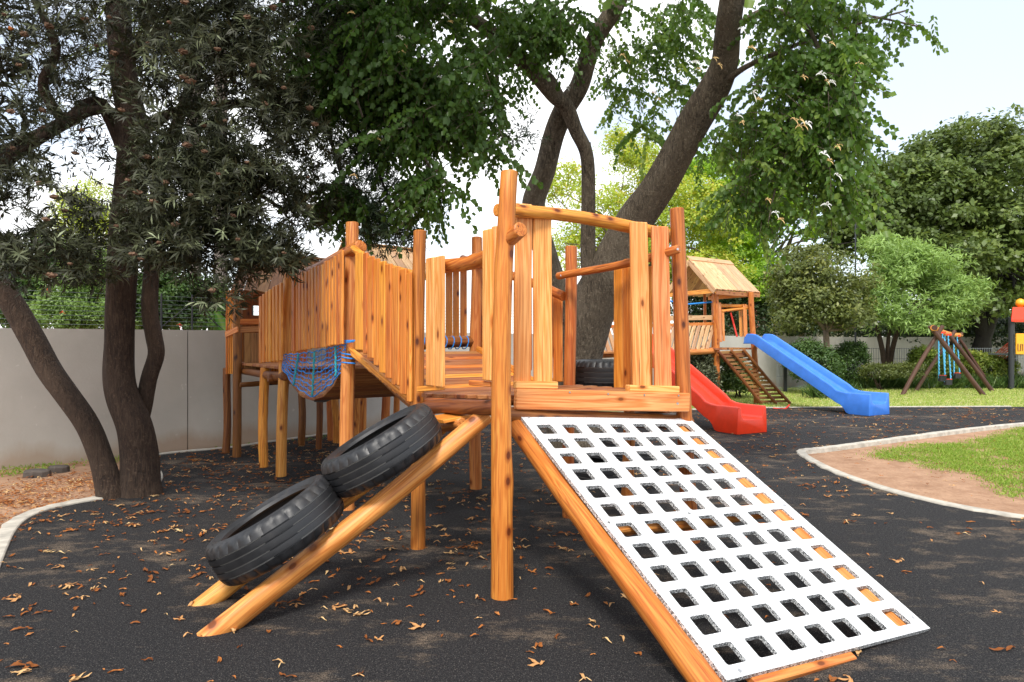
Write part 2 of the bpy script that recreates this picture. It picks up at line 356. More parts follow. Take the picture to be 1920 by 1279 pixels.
# ------------------------------------------------------------ ground, rubber, soil, kerbs
def sheet(name, poly, z, m, label=None, kind='structure'):
    vs = [Vector((p.x, p.y, 0)) for p in poly]; tri = geometry.tessellate_polygon([vs])
    fs = []
    for t in tri:
        a, b, c = (vs[i] for i in t); fs.append(t if (b-a).cross(c-a).z > 0 else t[::-1])
    o = obj(name, [(p.x, p.y, z) for p in poly], fs, m); o['kind'] = kind
    if label: o['label'] = label
    return o
def smoothpx(pts, sub=6, z=0.0, closed=False):
    q = [G(a, b, z) for a, b in pts]; out = []
    n = len(q)
    for i in range(n-1):
        p0 = q[max(i-1, 0)]; p1 = q[i]; p2 = q[i+1]; p3 = q[min(i+2, n-1)]
        for k in range(sub):
            t = k/sub; out.append(.5*((2*p1)+(-p0+p2)*t+(2*p0-5*p1+4*p2-p3)*t*t+(-p0+3*p1-3*p2+p3)*t**3))
    out.append(q[-1]); return out
def soil_mat():
    m, nt, b, o = mat('soil'); v = coords(nt)
    n1 = noise(nt, v, .9, 5, .6); n2 = noise(nt, v, 25, 5, .7); n3 = noise(nt, v, 4, 5, .65)
    c = ramp(nt, n3, [(.35, (.29, .155, .085)), (.6, (.42, .25, .15))])
    c = mix(nt, ramp(nt, n2, [(.35, (.5,)*3), (.6, (0,)*3)]), c, (.20, .11, .06))
    nt.links.new(c, b.inputs['Base Color']); b.inputs['Roughness'].default_value = .95; bump(nt, n2, b, .5, .02)
soil_mat()
def lawn_mat():
    m, nt, b, o = mat('lawn'); v = coords(nt); n1 = noise(nt, v, .35, 4, .6); n2 = noise(nt, v, 40, 4, .7); n3 = noise(nt, v, 3, 4, .6)
    c = ramp(nt, n2, [(.3, (.14, .20, .04)), (.6, (.30, .37, .10))])
    c = mix(nt, ramp(nt, n3, [(.40, (0,)*3), (.62, (.75,)*3)]), c, (.52, .47, .24))
    c = mix(nt, ramp(nt, n1, [(.58, (0,)*3), (.68, (.6,)*3)]), c, (.36, .24, .13))
    nt.links.new(c, b.inputs['Base Color']); b.inputs['Roughness'].default_value = .95; bump(nt, n2, b, .6, .03)
lawn_mat()
def rubber_mat():
    m, nt, b, o = mat('rubber'); v = coords(nt); g = noise(nt, v, 150, 3, .8); g2 = noise(nt, v, 55, 4, .75); v2 = coords(nt, (1, 1.8, 1)); p = noise(nt, v2, .8, 6, .62); q = noise(nt, v2, 3.4, 7, .72)
    ad = N(nt, 'ShaderNodeMath', operation='MULTIPLY_ADD'); ad.inputs[1].default_value = .35; nt.links.new(g2, ad.inputs[0]); nt.links.new(g, ad.inputs[2])
    c = ramp(nt, ad.outputs[0], [(.72, (.004, .004, .005)), (.90, (.017, .0165, .019)), (1.0, (.07, .066, .066))])
    r_ = nt.nodes[-1] if False else None
    sc = N(nt, 'ShaderNodeMath', operation='DIVIDE'); sc.inputs[1].default_value = .90; nt.links.new(ad.outputs[0], sc.inputs[0])
    c = ramp(nt, sc.outputs[0], [(.60, (.007, .007, .0082)), (.77, (.0225, .022, .024)), (.87, (.062, .059, .058)), (.93, (.20, .18, .16))])  # palest specks paint sparkling glints into the rubber colour
    mu = N(nt, 'ShaderNodeMath', operation='MULTIPLY'); nt.links.new(p, mu.inputs[0]); nt.links.new(q, mu.inputs[1])
    f = ramp(nt, mu.outputs[0], [(.27, (0,)*3), (.36, (.55,)*3)])
    gg = ramp(nt, sc.outputs[0], [(.66, (.04,)*3), (.82, (1,)*3)])
    c = mix(nt, mix(nt, 1.0, f, gg, 'MULTIPLY'), c, (.38, .28, .19))
    nt.links.new(c, b.inputs['Base Color']); b.inputs['Roughness'].default_value = .85; b.inputs['Specular IOR Level'].default_value = .2
    bump(nt, sc.outputs[0], b, .7, .02)
rubber_mat()
plain('kerb_paint', (.44, .405, .345), .9, 9, .28, .6)
def wall_mat(name, col):
    m, nt, b, o = mat(name); v = coords(nt); n1 = noise(nt, v, .8, 5, .6); n2 = noise(nt, v, 30, 5, .7); v2 = coords(nt, (1.5, 1.5, .5)); n4 = noise(nt, v2, 1.2, 5, .6)
    c = ramp(nt, n1, [(.35, tuple(x*.88 for x in col)), (.65, tuple(x*1.07 for x in col))])
    c = mix(nt, ramp(nt, n4, [(.56, (0,)*3), (.70, (.22,)*3)]), c, (.36, .32, .27))
    sp2 = noise(nt, v, 14, 2, .4); c = mix(nt, ramp(nt, sp2, [(.73, (0,)*3), (.76, (.5,)*3)]), c, (.62, .60, .56))
    sp = N(nt, 'ShaderNodeSeparateXYZ'); nt.links.new(v, sp.inputs[0])
    ad = N(nt, 'ShaderNodeMath', operation='MULTIPLY_ADD'); ad.inputs[1].default_value = -.5; nt.links.new(n4, ad.inputs[0]); nt.links.new(sp.outputs[2], ad.inputs[2])
    f = N(nt, 'ShaderNodeMapRange'); f.inputs[1].default_value = -.02; f.inputs[2].default_value = -.20; f.inputs[4].default_value = .6; nt.links.new(ad.outputs[0], f.inputs[0])
    c = mix(nt, f.outputs[0], c, (.34, .22, .13))
    nt.links.new(c, b.inputs['Base Color']); b.inputs['Roughness'].default_value = .85; bump(nt, n2, b, .25, .01)
wall_mat('wall_plaster', (.47, .445, .40))

gz = -.03
sheet('ground', [Vector((-60, -12, 0)), Vector((90, -12, 0)), Vector((90, 160, 0)), Vector((-60, 160, 0))], gz-.012, 'soil')
# outline of the black rubber surface (photo pixels at ground level)
left_px = [(0, 1066), (14, 1030), (28, 1000), (50, 976), (90, 958), (150, 944), (212, 934), (270, 924), (303, 903), (303, 886), (288, 872), (292, 856), (350, 848), (430, 841), (500, 831), (600, 817), (690, 806), (850, 794), (1000, 783), (1200, 773), (1330, 768), (1450, 765.5), (1700, 764), (1920, 763.2)]
isl_px = [(2150, 776), (1920, 796), (1800, 809), (1680, 825), (1600, 836), (1545, 843), (1516, 846), (1511, 850), (1520, 858), (1560, 879), (1620, 902), (1700, 926), (1800, 949), (1920, 969), (2150, 1003)]
lf = smoothpx(left_px); isl = smoothpx(isl_px)
poly = [Vector((-2.9, -8, 0)), Vector((-2.95, 2, 0))] + lf + [Vector((40, 15, 0)), Vector((40, 12.5, 0))] + isl + [Vector((40, isl[-1].y*.85, 0)), Vector((40, -8, 0))]
sheet('rubber_surface', poly, 0.0, 'rubber')
# skirt round the rubber edge is covered by the kerbs
def kerb(name, path, wdt, side, label):
    """strip of mortar kerb beside the rubber edge; side=+1 left of travel"""
    vs, fs = [], []; n = len(path)
    for i, p in enumerate(path):
        d = (path[min(i+1, n-1)]-path[max(i-1, 0)]); d.z = 0; d.normalize(); nn = Vector((-d.y, d.x, 0))*side
        j = .008*math.sin(i*1.9)+.006*math.sin(i*4.1)
        for o_, z in ((-.004, -.05), (0, .010), (.008, .016), (wdt-.01+j, .016), (wdt+j, .006), (wdt+.01+j, -.06)):
            q = p+nn*o_; vs.append((q.x, q.y, z))
    for i in range(n-1):
        for k in range(5):
            a = i*6+k; f = (a, a+1, a+7, a+6); fs.append(f if side < 0 else f[::-1])
    o = obj(name, vs, fs, 'kerb_paint'); o['kind'] = 'structure'; o['label'] = label; return o
kerb('kerb', [Vector((-2.95, 1.0, 0))]+lf[:6*9+2], .12, 1, 'pale mortar kerb curving from the left edge to the leaning tree')
kerb('kerb', lf[6*11:6*23], .08, 1, 'thin pale kerb along the far edge of the rubber surface')
kerb('kerb', isl, .105, -1, 'pale mortar kerb curving round the sandy island at right')
# soil banks: left bed rises to the wall
def bank(name, pts, m, nx=60, ny=40):
    """bilinear patch through four ground corners with a noisy height"""
    a, b, c, d = pts; vs = []; fs = []
    for j in range(ny+1):
        for i in range(nx+1):
            s, t = i/nx, j/ny; p = a*(1-s)*(1-t)+b*s*(1-t)+c*s*t+d*(1-s)*t
            e = min(1, 6*min(s, 1-s, t, 1-t)+.0)
            h = .012*math.sin(p.x*5+p.y*3)+.01*math.sin(p.x*9-p.y*11)+.006*math.sin(p.x*23+p.y*19)
            vs.append((p.x, p.y, p.z+h))
    for j in range(ny):
        for i in range(nx): k = j*(nx+1)+i; fs.append((k, k+1, k+nx+2, k+nx+1))
    return obj(name, vs, fs, m, smooth=True)
lawn_poly = [G(1150, 772)] + [Vector((p.x, p.y+.05, 0)) for p in lf[6*20:]] + [Vector((60, 15.2, 0)), Vector((60, 60, 0)), Vector((5, 60, 0)), Vector((1.2, 14.4, 0))]
sheet('lawn', lawn_poly, gz, 'lawn')
grass_px = [(1645, 858), (1665, 845), (1700, 838), (1780, 832), (1860, 822), (1900, 808), (1925, 804), (2150, 790), (2400, 800), (2400, 960), (2150, 945), (1980, 930), (1900, 918), (1830, 900), (1775, 885), (1720, 874), (1670, 868)]
gp = smoothpx(grass_px+[grass_px[0]], 4, gz)[:-1]

# ------------------------------------------------------------ vegetation helpers (numpy)
def nrm(a): return a/np.maximum(np.linalg.norm(a, axis=-1, keepdims=True), 1e-9)
def leafmesh(base, ax, nr, L_, W_, kind='lance', fold=.25, curl=0.0):
    """one small folded leaf per row; returns verts, faces (quads)"""
    n = len(base); ax = nrm(ax); nr = nrm(nr-ax*np.sum(nr*ax, -1, keepdims=True)); sd = np.cross(ax, nr)
    L_ = np.broadcast_to(L_, n)[:, None]; W_ = np.broadcast_to(W_, n)[:, None]
    if kind == 'lance':
        mid = base+ax*L_*.45
        v = np.stack([base, mid+sd*W_*.5+nr*W_*fold, base+ax*L_-nr*L_*curl, mid-sd*W_*.5+nr*W_*fold], 1)
        f = np.arange(n)[:, None]*4+np.array([[0, 1, 2, 3]])
        return v.reshape(-1, 3), f, 4
    if kind == 'lobe':   # two-lobed leaf
        b = base; v = np.stack([b, b+ax*L_*.28+sd*W_*.5+nr*W_*fold, b+ax*L_*.95+sd*W_*.33+nr*W_*fold*.7-nr*L_*curl, b+ax*L_*.80-nr*L_*curl*.6,
                      b+ax*L_*.95-sd*W_*.33+nr*W_*fold*.7-nr*L_*curl, b+ax*L_*.28-sd*W_*.5+nr*W_*fold], 1)
        k = np.arange(n)[:, None]*6
        f = np.concatenate([k+np.array([[0, 1, 2, 3]]), k+np.array([[0, 3, 4, 5]])])
        return v.reshape(-1, 3), f, 6
def rnd(n): return nrm(rng.normal(size=(n, 3)))
def blobpts(blobs, nclump, shell=(.62, 1.0)):
    """clump centres spread through the outer part of ellipsoids (px,py,depth,rx px,ry px,rdepth m,weight)"""
    wts = np.array([b[6] for b in blobs], float); wts /= wts.sum(); out = []; outn = []
    for b, k in zip(blobs, rng.multinomial(nclump, wts)):
        c = np.array(P(b[0], b[1], b[2])); r = np.array([b[3]/F*b[2], b[5], b[4]/F*b[2]])
        d = rnd(k); d[:, 2] = np.where(d[:, 2] < -.55, -d[:, 2], d[:, 2])
        rr = rng.uniform(shell[0]**3, shell[1]**3, (k, 1))**(1/3)
        ph = b[0]*.13+b[1]*.07; rr = rr*(1+.16*np.sin(4*d[:, :1]+ph)*np.sin(5*d[:, 2:3]+ph*2)+.10*np.sin(9*d[:, :1]-7*d[:, 2:3]+ph))
        out.append(c+d*r*rr); outn.append(nrm(d/r))
    return np.concatenate(out), np.concatenate(outn)
def gapnoise(c, sc, off=0.0):
    x, y, z = c[:, 0]*sc+off, c[:, 1]*sc*.8-off, c[:, 2]*sc+off*2
    return (np.sin(x*1.0+1.3*np.sin(z*.9))*np.sin(z*1.1+1.1*np.sin(y*1.2))+.6*np.sin(x*2.3-z*1.7+y)*np.sin(z*2.6+x*.8)+.4*np.sin(x*4.1+z*4.7+y*2))
def crown(name, parent, blobs, nclump, per, rc, L_, W_, m, shell=(.6, 1), up=.6, kind='lance', tbias=0.0, flat=.7, fold=.2):
    c, nn = blobpts(blobs, int(nclump*1.35), shell); g_ = gapnoise(c, .55/rc, nclump*.01); k_ = g_ > np.quantile(g_, .26); c, nn = c[k_], nn[k_]; nclump = len(c); n = nclump*per
    ct = rng.uniform(0, 1, nclump)
    off = rng.normal(size=(nclump, per, 3)); off = nrm(off)*rng.uniform(.1, 1, (nclump, per, 1))**.45
    off[..., 2] = off[..., 2]*flat; sc = rng.uniform(.6, 1.3, (nclump, 1, 1))*rc
    p = (c[:, None]+off*sc).reshape(-1, 3)
    o2 = nrm(off).reshape(-1, 3)
    nr = nrm(o2*.7+np.array([0, 0, up])+rng.normal(size=(n, 3))*.45+np.repeat(nn, per, 0)*.3)
    ax = nrm(np.cross(nr, rnd(n))+o2*.3)
    Ls = L_*rng.uniform(.65, 1.3, n); v, f, k = leafmesh(p, ax, nr, Ls, Ls*W_, kind, fold)
    t = np.clip(.15+.35*np.repeat(ct, per)+.25*rng.uniform(0, 1, n)+.25*np.clip(off[..., 2].reshape(-1), 0, 1)+tbias, 0, 1)  # upper leaves of each clump tinted paler, a light top put into the colour
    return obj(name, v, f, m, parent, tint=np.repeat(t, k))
def limbs(mb, root, blobs, n, r0, seg=6, seed=3):
    rs = random.Random(seed)
    for i in range(n):
        b = rs.choice(blobs); e = P(b[0]+rs.uniform(-.8, .8)*b[3], b[1]+rs.uniform(-.7, .6)*b[4], b[2]+rs.uniform(-.6, .6)*b[5])
        m1 = root.lerp(e, .4)+Vector((rs.uniform(-.1, .1), rs.uniform(-.1, .1), rs.uniform(-.05, .2)))*(e-root).length
        addtube(mb, [root, m1, e], [r0, r0*.55, r0*.12], seg, sub=4, wob=.03, seed=i)
def tree(name, label, px, py, Y, tops, wpx, blobs, nclump, per, rc, L_, W_, m, bm, nl=10, group=None, lz=None, shell=(.6, 1), up=.6, flat=.7, tb=0):
    base = P(px, py, Y); base.z = min(base.z, 0); t = thing(name, base, label, 'tree', group)
    mb = MB()
    for k, tp in enumerate(tops):
        pts = [(px+(k-len(tops)/2)*wpx*.3, py+4, Y, wpx*1.2)]+[(a, b, Y, ww) for a, b, ww in tp]
        pts[0] = (pts[0][0], HY+(CH+.05)*F/Y if py > HY+CH*F/Y-6 else py, Y, pts[0][3])
        pxtube(mb, pts, 10, .04, 4, seed=k+3)
        a, b, ww = tp[-1]; limbs(mb, P(a, b, Y), blobs, max(2, nl//len(tops)), ww/2/F*Y*.8, seed=k*7+1)
    mb.build('trunk', bm, t, True)
    crown('crown', t, blobs, nclump, per, rc, L_, W_, m, shell, up, flat=flat, tbias=tb)
    return t

# ============================================================ WALLS
d45 = Vector((.716, .698, 0)); W0 = Vector((-5.72, 7.74, 0))
corner = W0+d45*((14.2+5.72)/.716)                       # about (14.2, 27.2)
def wallpiece(a, b, zt, th, parent, joint=False):
    M, Ln = zframe(Vector((a.x, a.y, 0)), Vector((b.x, b.y, 0)), (0, 0, 1)); mb = MB()
    dd = (b-a).normalized(); nn = Vector((-dd.y, dd.x, 0))*th
    f = [a, b, b+nn, a+nn]; v = [Vector((p.x, p.y, -.1)) for p in f]+[Vector((p.x, p.y, zt)) for p in f]
    c = dd*0; mb.add(v, [(0, 1, 5, 4), (1, 2, 6, 5), (2, 3, 7, 6), (3, 0, 4, 7), (4, 5, 6, 7)]); return mb
wl = thing('boundary_wall', W0, 'long grey plastered garden wall behind the leaning trees and wooden playhouse', 'wall')
j1 = W0+d45*((350-350)/1)                                  # panels split at the movement joint seen at px 352
# joint position along the wall
def wall_t(px):
    k = (px-960)/F; return (k*W0.y-W0.x)/(d45.x-k*d45.y)
tj = wall_t(352)
o1 = wallpiece(W0-d45*9, W0+d45*(tj-.006), 1.545, .22, wl).build('wall_panel', 'wall_plaster', wl, M=Matrix.Identity(4))
o2 = wallpiece(W0+d45*(tj+.006), W0+d45*(tj+6.2), 1.545, .22, wl).build('wall_panel', 'wall_plaster', wl, M=Matrix.Identity(4))
o3 = wallpiece(W0+d45*(tj+6.21), corner, 1.545, .22, wl).build('wall_panel', 'wall_plaster', wl, M=Matrix.Identity(4))
wr = thing('boundary_wall', corner, 'pale grey far wall behind the swings and hedges', 'wall')
wallpiece(corner, corner+Vector((45, 7, 0)), 1.56, .22, wr).build('wall_panel', 'wall_plaster', wr, M=Matrix.Identity(4))
# electric fence on the left wall
ef = thing('electric_fence', W0+Vector((0, 0, 1.54)), 'thin multi-strand wire fence with black posts on top of the grey wall', 'fence')
n45 = Vector((-d45.y, d45.x, 0))*.11
for px in (-60, 24, 308, 366, 480):
    p = W0+d45*wall_t(px)+n45; addp = MB(); addtube(addp, [p+Vector((0, 0, 1.5)), p+Vector((0, 0, 2.02))], .013, 6); addp.build('fence_post', 'black_metal', ef)
for k in range(8):
    mb = MB(); a = W0-d45*4+n45; b = W0+d45*9+n45; z = 1.60+.055*k
    addtube(mb, [a+Vector((0, 0, z)), b+Vector((0, 0, z))], .0022, 4); mb.build('wire', 'grey_metal', ef)
p = W0+d45*wall_t(366)+n45
for s in (-1, 1):
    mb = MB(); addtube(mb, [p+Vector((0, 0, 1.92)), p+d45*s*.42+Vector((0, 0, 1.55))], .006, 5); mb.build('brace', 'black_metal', ef)

# ============================================================ metal mesh fence (far right)
mf = thing('mesh_fence', (7.6, 19.4, 0), 'dark metal fence with close vertical wires in front of the far wall', 'fence')
fp = [Vector((7.3, 19.1, 0)), Vector((12.25, 24.1, 0)), Vector((32, 25.6, 0))]
for px, Y in ((1472, 19.4), (1621, 24.0), (1790, 24.4), (1905, 24.7)):
    a = P(px, 655, Y-.05); mb = MB(); addboard(mb, Vector((a.x, a.y, gz)), Vector((a.x, a.y, 1.22)), .09, .06, (1, 0, 0)); mb.build('fence_post', 'black_metal', mf)
for a, b in zip(fp[:-1], fp[1:]):
    mb = MB(); d = (b-a).normalized(); Ln = (b-a).length; x = 0
    nn = Vector((-d.y, d.x, 0))*.005; dd = d*.006
    while x < Ln:
        c = a+d*x; q = [c-dd-nn, c+dd-nn, c+dd+nn, c-dd+nn]; mb.add([Vector((p.x, p.y, gz)) for p in q]+[Vector((p.x, p.y, 1.16)) for p in q], [(0, 1, 5, 4), (1, 2, 6, 5), (2, 3, 7, 6), (3, 0, 4, 7)]); x += .085
    for z in (.08, .42, .78, 1.14): addboard(mb, a+Vector((0, .02, z)), b+Vector((0, .02, z)), .014, .014, (0, 0, 1))
    mb.build('wire_mesh', 'grey_metal', mf)

# ============================================================ LEFT TREE (grey-green, three stems)
tl = thing('willow_leaved_tree', G(235, 925), 'large dark tree with narrow grey-green leaves and brown seed heads leaning over the soil bed', 'tree')
mb = MB()
pxtube(mb, [(262, 935, 6.35, 80), (262, 905, 6.35, 70), (262, 860, 6.35, 66), (252, 800, 6.3, 62), (232, 745, 6.3, 58), (224, 700, 6.3, 55), (224, 640, 6.3, 52), (227, 560, 6.3, 52), (230, 470, 6.3, 52), (240, 380, 6.3, 54), (252, 300, 6.3, 56), (250, 240, 6.3, 50), (236, 170, 6.3, 46), (226, 90, 6.3, 44), (220, 0, 6.3, 42), (214, -160, 6.3, 36)], 28, .035, 5, 4)
mb.build('trunk', 'bark_brown', tl, True)
mb = MB()
pxtube(mb, [(212, 948, 6.25, 58), (205, 915, 6.25, 48), (190, 860, 6.25, 42), (165, 800, 6.2, 42), (125, 740, 6.2, 42), (90, 690, 6.2, 42), (55, 625, 6.2, 42), (20, 565, 6.2, 40), (-25, 510, 6.2, 40), (-90, 440, 6.2, 36)], 24, .03, 5, 9)
mb.build('stem', 'bark_brown', tl, True)
mb = MB()
pxtube(mb, [(255, 815, 6.45, 30), (268, 770, 6.45, 30), (280, 710, 6.45, 29), (293, 665, 6.45, 29), (288, 630, 6.45, 29), (281, 585, 6.45, 28), (283, 520, 6.45, 27), (292, 440, 6.4, 27), (300, 330, 6.4, 26), (330, 240, 6.3, 22), (360, 150, 6.3, 16)], 18, .03, 5, 5)
mb.build('stem', 'bark_brown', tl, True)
mb = MB()
for pp in ([(240, 300, 6.3, 30), (190, 195, 6.2, 26), (130, 225, 6.0, 24), (70, 262, 5.8, 20), (-20, 330, 5.6, 16)],
           [(120, 230, 6.0, 20), (80, 160, 5.9, 18), (105, 90, 5.9, 16), (60, -10, 5.8, 12)],
           [(-60, 330, 6.0, 32), (-10, 300, 6.0, 30), (60, 262, 6.0, 26), (150, 215, 6.0, 20), (200, 205, 6.1, 14)],
           [(262, 250, 6.3, 24), (330, 210, 6.4, 18), (440, 195, 6.6, 16), (560, 190, 6.8, 12), (640, 120, 7, 8)],
           [(258, 300, 6.3, 20), (340, 320, 6.3, 14), (440, 340, 6.3, 10), (540, 400, 6.3, 6)],
           [(240, 110, 6.3, 22), (300, 60, 6.2, 18), (400, 20, 6, 14), (520, -40, 6, 10)],
           [(560, 190, 6.8, 10), (610, 240, 6.8, 8), (640, 330, 6.8, 6), (660, 400, 6.8, 4)],
           [(620, 160, 6.9, 9), (680, 260, 6.9, 7), (720, 350, 6.9, 5), (745, 430, 6.9, 3)],
           [(-40, 420, 5.6, 16), (40, 470, 5.5, 12), (90, 520, 5.4, 6)]):
    pxtube(mb, pp, 9, .04, 5, len(pp))
mb.build('branch', 'bark_brown', tl, True)
def cull(c, path, depth, prob):
    """keep the stems visible: thins the twigs that would grow straight through them on the near side"""
    px = 960+c[:, 0]/c[:, 1]*F; py = HY-(c[:, 2]-CH)/c[:, 1]*F; keep = np.ones(len(c), bool)
    yy = np.array([q[1] for q in path][::-1]); xx = np.array([q[0] for q in path][::-1]); ww = np.array([q[2] for q in path][::-1])
    near = (np.abs(px-np.interp(py, yy, xx)) < np.interp(py, yy, ww)/2) & (py > yy[0]) & (py < yy[-1]) & (c[:, 1] < depth)
    return keep & ~(near & (rng.uniform(0, 1, len(c)) < prob))
CULL = []
def rosettes(blobs, n, nleaf, L_, wr, spread=.8, tw=.12, shell=(.0, 1.0), bias=None):
    c, nn = blobpts(blobs, int(n*1.3), shell); g_ = gapnoise(c, 3.4, 1.0); k_ = g_ > np.quantile(g_, .25); c, nn = c[k_], nn[k_]
    for q in CULL: k_ = cull(c, *q); c, nn = c[k_], nn[k_]
    n = len(c); d = nrm(nn*.5+rnd(n)*.7+np.array([0, -.25, .25]))
    j = rng.uniform(0, 1, (n, nleaf, 1)); base = c[:, None]+d[:, None]*j*tw
    ph = rng.uniform(0, 6.28, (n, nleaf)); a = nrm(np.cross(d, rnd(n))); b = np.cross(d, a)
    rad = a[:, None]*np.cos(ph)[..., None]+b[:, None]*np.sin(ph)[..., None]
    ax = nrm(d[:, None]*(.35+.6*j)+rad*spread+rng.normal(size=(n, nleaf, 3))*.12+np.array([0, 0, -.22]))
    nr = nrm(d[:, None]*.8-rad*.4+np.array([0, 0, .3])+0*j)
    m_ = n*nleaf; Ls = L_*rng.uniform(.6, 1.25, m_)
    v, f, k = leafmesh(base.reshape(-1, 3), ax.reshape(-1, 3), nr.reshape(-1, 3), Ls, Ls*wr, 'lance', .2, .12)
    ct = rng.beta(1.1, 3.6, n); t = np.clip(np.repeat(ct, nleaf)*1.0+.35*j.reshape(-1)*rng.uniform(0, 1, m_), 0, 1)
    return v, f, np.repeat(t, k), c
blL = [(60, 120, 5.7, 130, 190, 1.0, 6), (40, 300, 5.5, 110, 110, .8, 3), (60, 430, 5.3, 110, 110, .6, 4.4), (60, 505, 5.2, 130, 45, .5, 2.2), (200, 120, 6.9, 150, 150, .6, 3),
       (330, 60, 5.9, 150, 110, 1.0, 5), (430, 130, 5.8, 160, 130, 1.0, 6.5), (560, 90, 6.3, 120, 130, .9, 5), (390, 260, 5.6, 130, 110, .8, 5.5), (520, 260, 6.0, 100, 100, .8, 3.5),
       (350, 380, 5.4, 110, 90, .6, 4.5), (470, 390, 5.6, 100, 100, .6, 4.6), (400, 480, 5.3, 80, 65, .45, 2.6), (305, 470, 5.4, 70, 60, .4, 1.7), (500, 480, 5.5, 60, 40, .35, 2.6), (250, 500, 5.7, 60, 60, .25, .8), (205, 400, 5.6, 60, 35, .3, .7),
       (420, 560, 5.3, 25, 30, .25, .35), (590, 400, 6.2, 55, 70, .4, 1.0), (150, 300, 6.0, 60, 30, .4, .6)]
CULL = [([(230, 640, 70), (230, 470, 60), (240, 380, 60), (252, 300, 50), (236, 170, 40), (226, 120, 70), (220, -20, 80)], 6.3, .55), ([(190, 380, 120), (150, 330, 130), (120, 280, 90), (110, 240, 30)], 9, .85)]
v, f, t, cc = rosettes(blL, 8600, 13, .078, .17)
obj('crown', v, f, 'leaf_grey', tl, tint=t)
blU = [(0, -300, 5.5, 420, 240, 1.6, 4), (500, -280, 5.6, 420, 230, 1.6, 5), (260, -150, 6.4, 420, 120, 1.3, 3), (-300, 100, 5.5, 260, 260, 1.3, 3)]  # unseen foliage above the frame, added to shade and darken the view
v, f, t, _ = rosettes(blU, 1000, 12, .17, .22, tw=.2); obj('crown', v, f, 'leaf_grey', tl, tint=t)
# thin dark sprays hanging between the two trees
blS = [(690, 350, 6.9, 60, 120, .5, 3), (660, 430, 6.9, 70, 60, .4, 2), (720, 440, 6.8, 60, 50, .4, 2.4), (960, 260, 7, 50, 40, .3, .5), (560, 330, 6.9, 60, 100, .4, 2), (690, 230, 7.0, 70, 90, .5, 2), (840, 230, 7.2, 90, 60, .4, 1)]
v, f, t, _ = rosettes(blS, 2300, 10, .07, .16); obj('crown', v, f, 'leaf_dark', tl, tint=t)
# seed heads
cells = {}
for p in cc:
    px = 960+p[0]/p[1]*F; py = HY-(p[2]-CH)/p[1]*F
    if 0 < px < 640 and 0 < py < 570:
        k = (int(px/44), int(py/44))
        if k not in cells or p[1] < cells[k][1]: cells[k] = p
ks = sorted(cells); random.shuffle(ks)
for k in ks[:72]:
    p = Vector(cells[k]) + Vector((random.uniform(-.03, .03), -.06, .02)); vs = []; fs = []; nr_, ns_ = 7, 11; sz = random.uniform(.016, .034)
    for i in range(nr_+1):
        for j in range(ns_):
            th_ = math.pi*i/nr_; ph_ = 6.283*j/ns_; q = sz*(random.uniform(.55, 1.25)); vs.append((q*math.sin(th_)*math.cos(ph_), q*math.sin(th_)*math.sin(ph_), q*.55*math.cos(th_)))
    for i in range(nr_):
        for j in range(ns_): l = (j+1) % ns_; fs.append((i*ns_+j, i*ns_+l, (i+1)*ns_+l, (i+1)*ns_+j))
    o = obj('seed_head', vs, fs, 'brown_seed' if random.random() < .96 else 'orange_leaf', tl, Matrix.Translation(p))

# ============================================================ BIG TREE BEHIND THE PLAYSET
tb = thing('orchid_tree', G(1090, 838), 'tall spreading tree with two-lobed green leaves and white blossoms rising behind the playset', 'tree')
mb = MB()
pxtube(mb, [(1074, 850, 9, 118), (1076, 800, 9, 96), (1081, 720, 8.95, 80), (1090, 650, 8.9, 80), (1112, 580, 8.8, 88), (1145, 510, 8.6, 86), (1180, 430, 8.4, 74), (1220, 370, 8.2, 66), (1262, 305, 8.0, 62), (1298, 235, 7.8, 60), (1335, 175, 7.6, 56), (1358, 120, 7.4, 48), (1364, 60, 7.2, 46), (1372, 0, 7.0, 46), (1400, -140, 6.8, 40)], 32, .04, 6, 2)
mb.build('trunk', 'bark_grey', tb, True)
mb = MB()
pxtube(mb, [(1092, 840, 9.1, 80), (1075, 700, 9.1, 70), (1052, 600, 9.0, 52), (1032, 510, 8.9, 44), (1008, 430, 8.8, 42), (1000, 380, 8.7, 44), (1022, 320, 8.6, 42), (1040, 250, 8.5, 40), (1060, 205, 8.4, 40), (1085, 165, 8.3, 36), (1100, 115, 8.2, 34), (1118, 70, 8.1, 32), (1150, 20, 8, 32), (1180, -40, 8, 28), (1230, -150, 8, 22)], 22, .04, 6, 6)
mb.build('stem', 'bark_grey', tb, True)
mb = MB()
pxtube(mb, [(1118, 600, 8.7, 40), (1106, 520, 8.6, 30), (1102, 440, 8.5, 27), (1103, 360, 8.4, 27), (1100, 290, 8.3, 26), (1080, 245, 8.2, 27), (1062, 200, 8.1, 28), (1040, 180, 8.0, 28), (1005, 140, 7.8, 30), (965, 100, 7.6, 28), (920, 60, 7.4, 24), (880, 30, 7.2, 22), (850, -10, 7.1, 20), (800, -90, 7, 16)], 20, .045, 6, 8)
mb.build('stem', 'bark_grey', tb, True)
mb = MB()
for pp in ([(1060, 195, 8.1, 12), (1035, 145, 8.1, 9), (1010, 130, 8.1, 8)], [(1104, 330, 8.35, 20), (1099, 268, 8.25, 18)],
           [(1232, 380, 8.2, 26), (1238, 312, 8.3, 22), (1244, 292, 8.35, 14)]):
    st_ = MB(); pxtube(st_, pp, 8, .04, 5, len(pp)); st_.build('branch', 'bark_grey', tb, True)
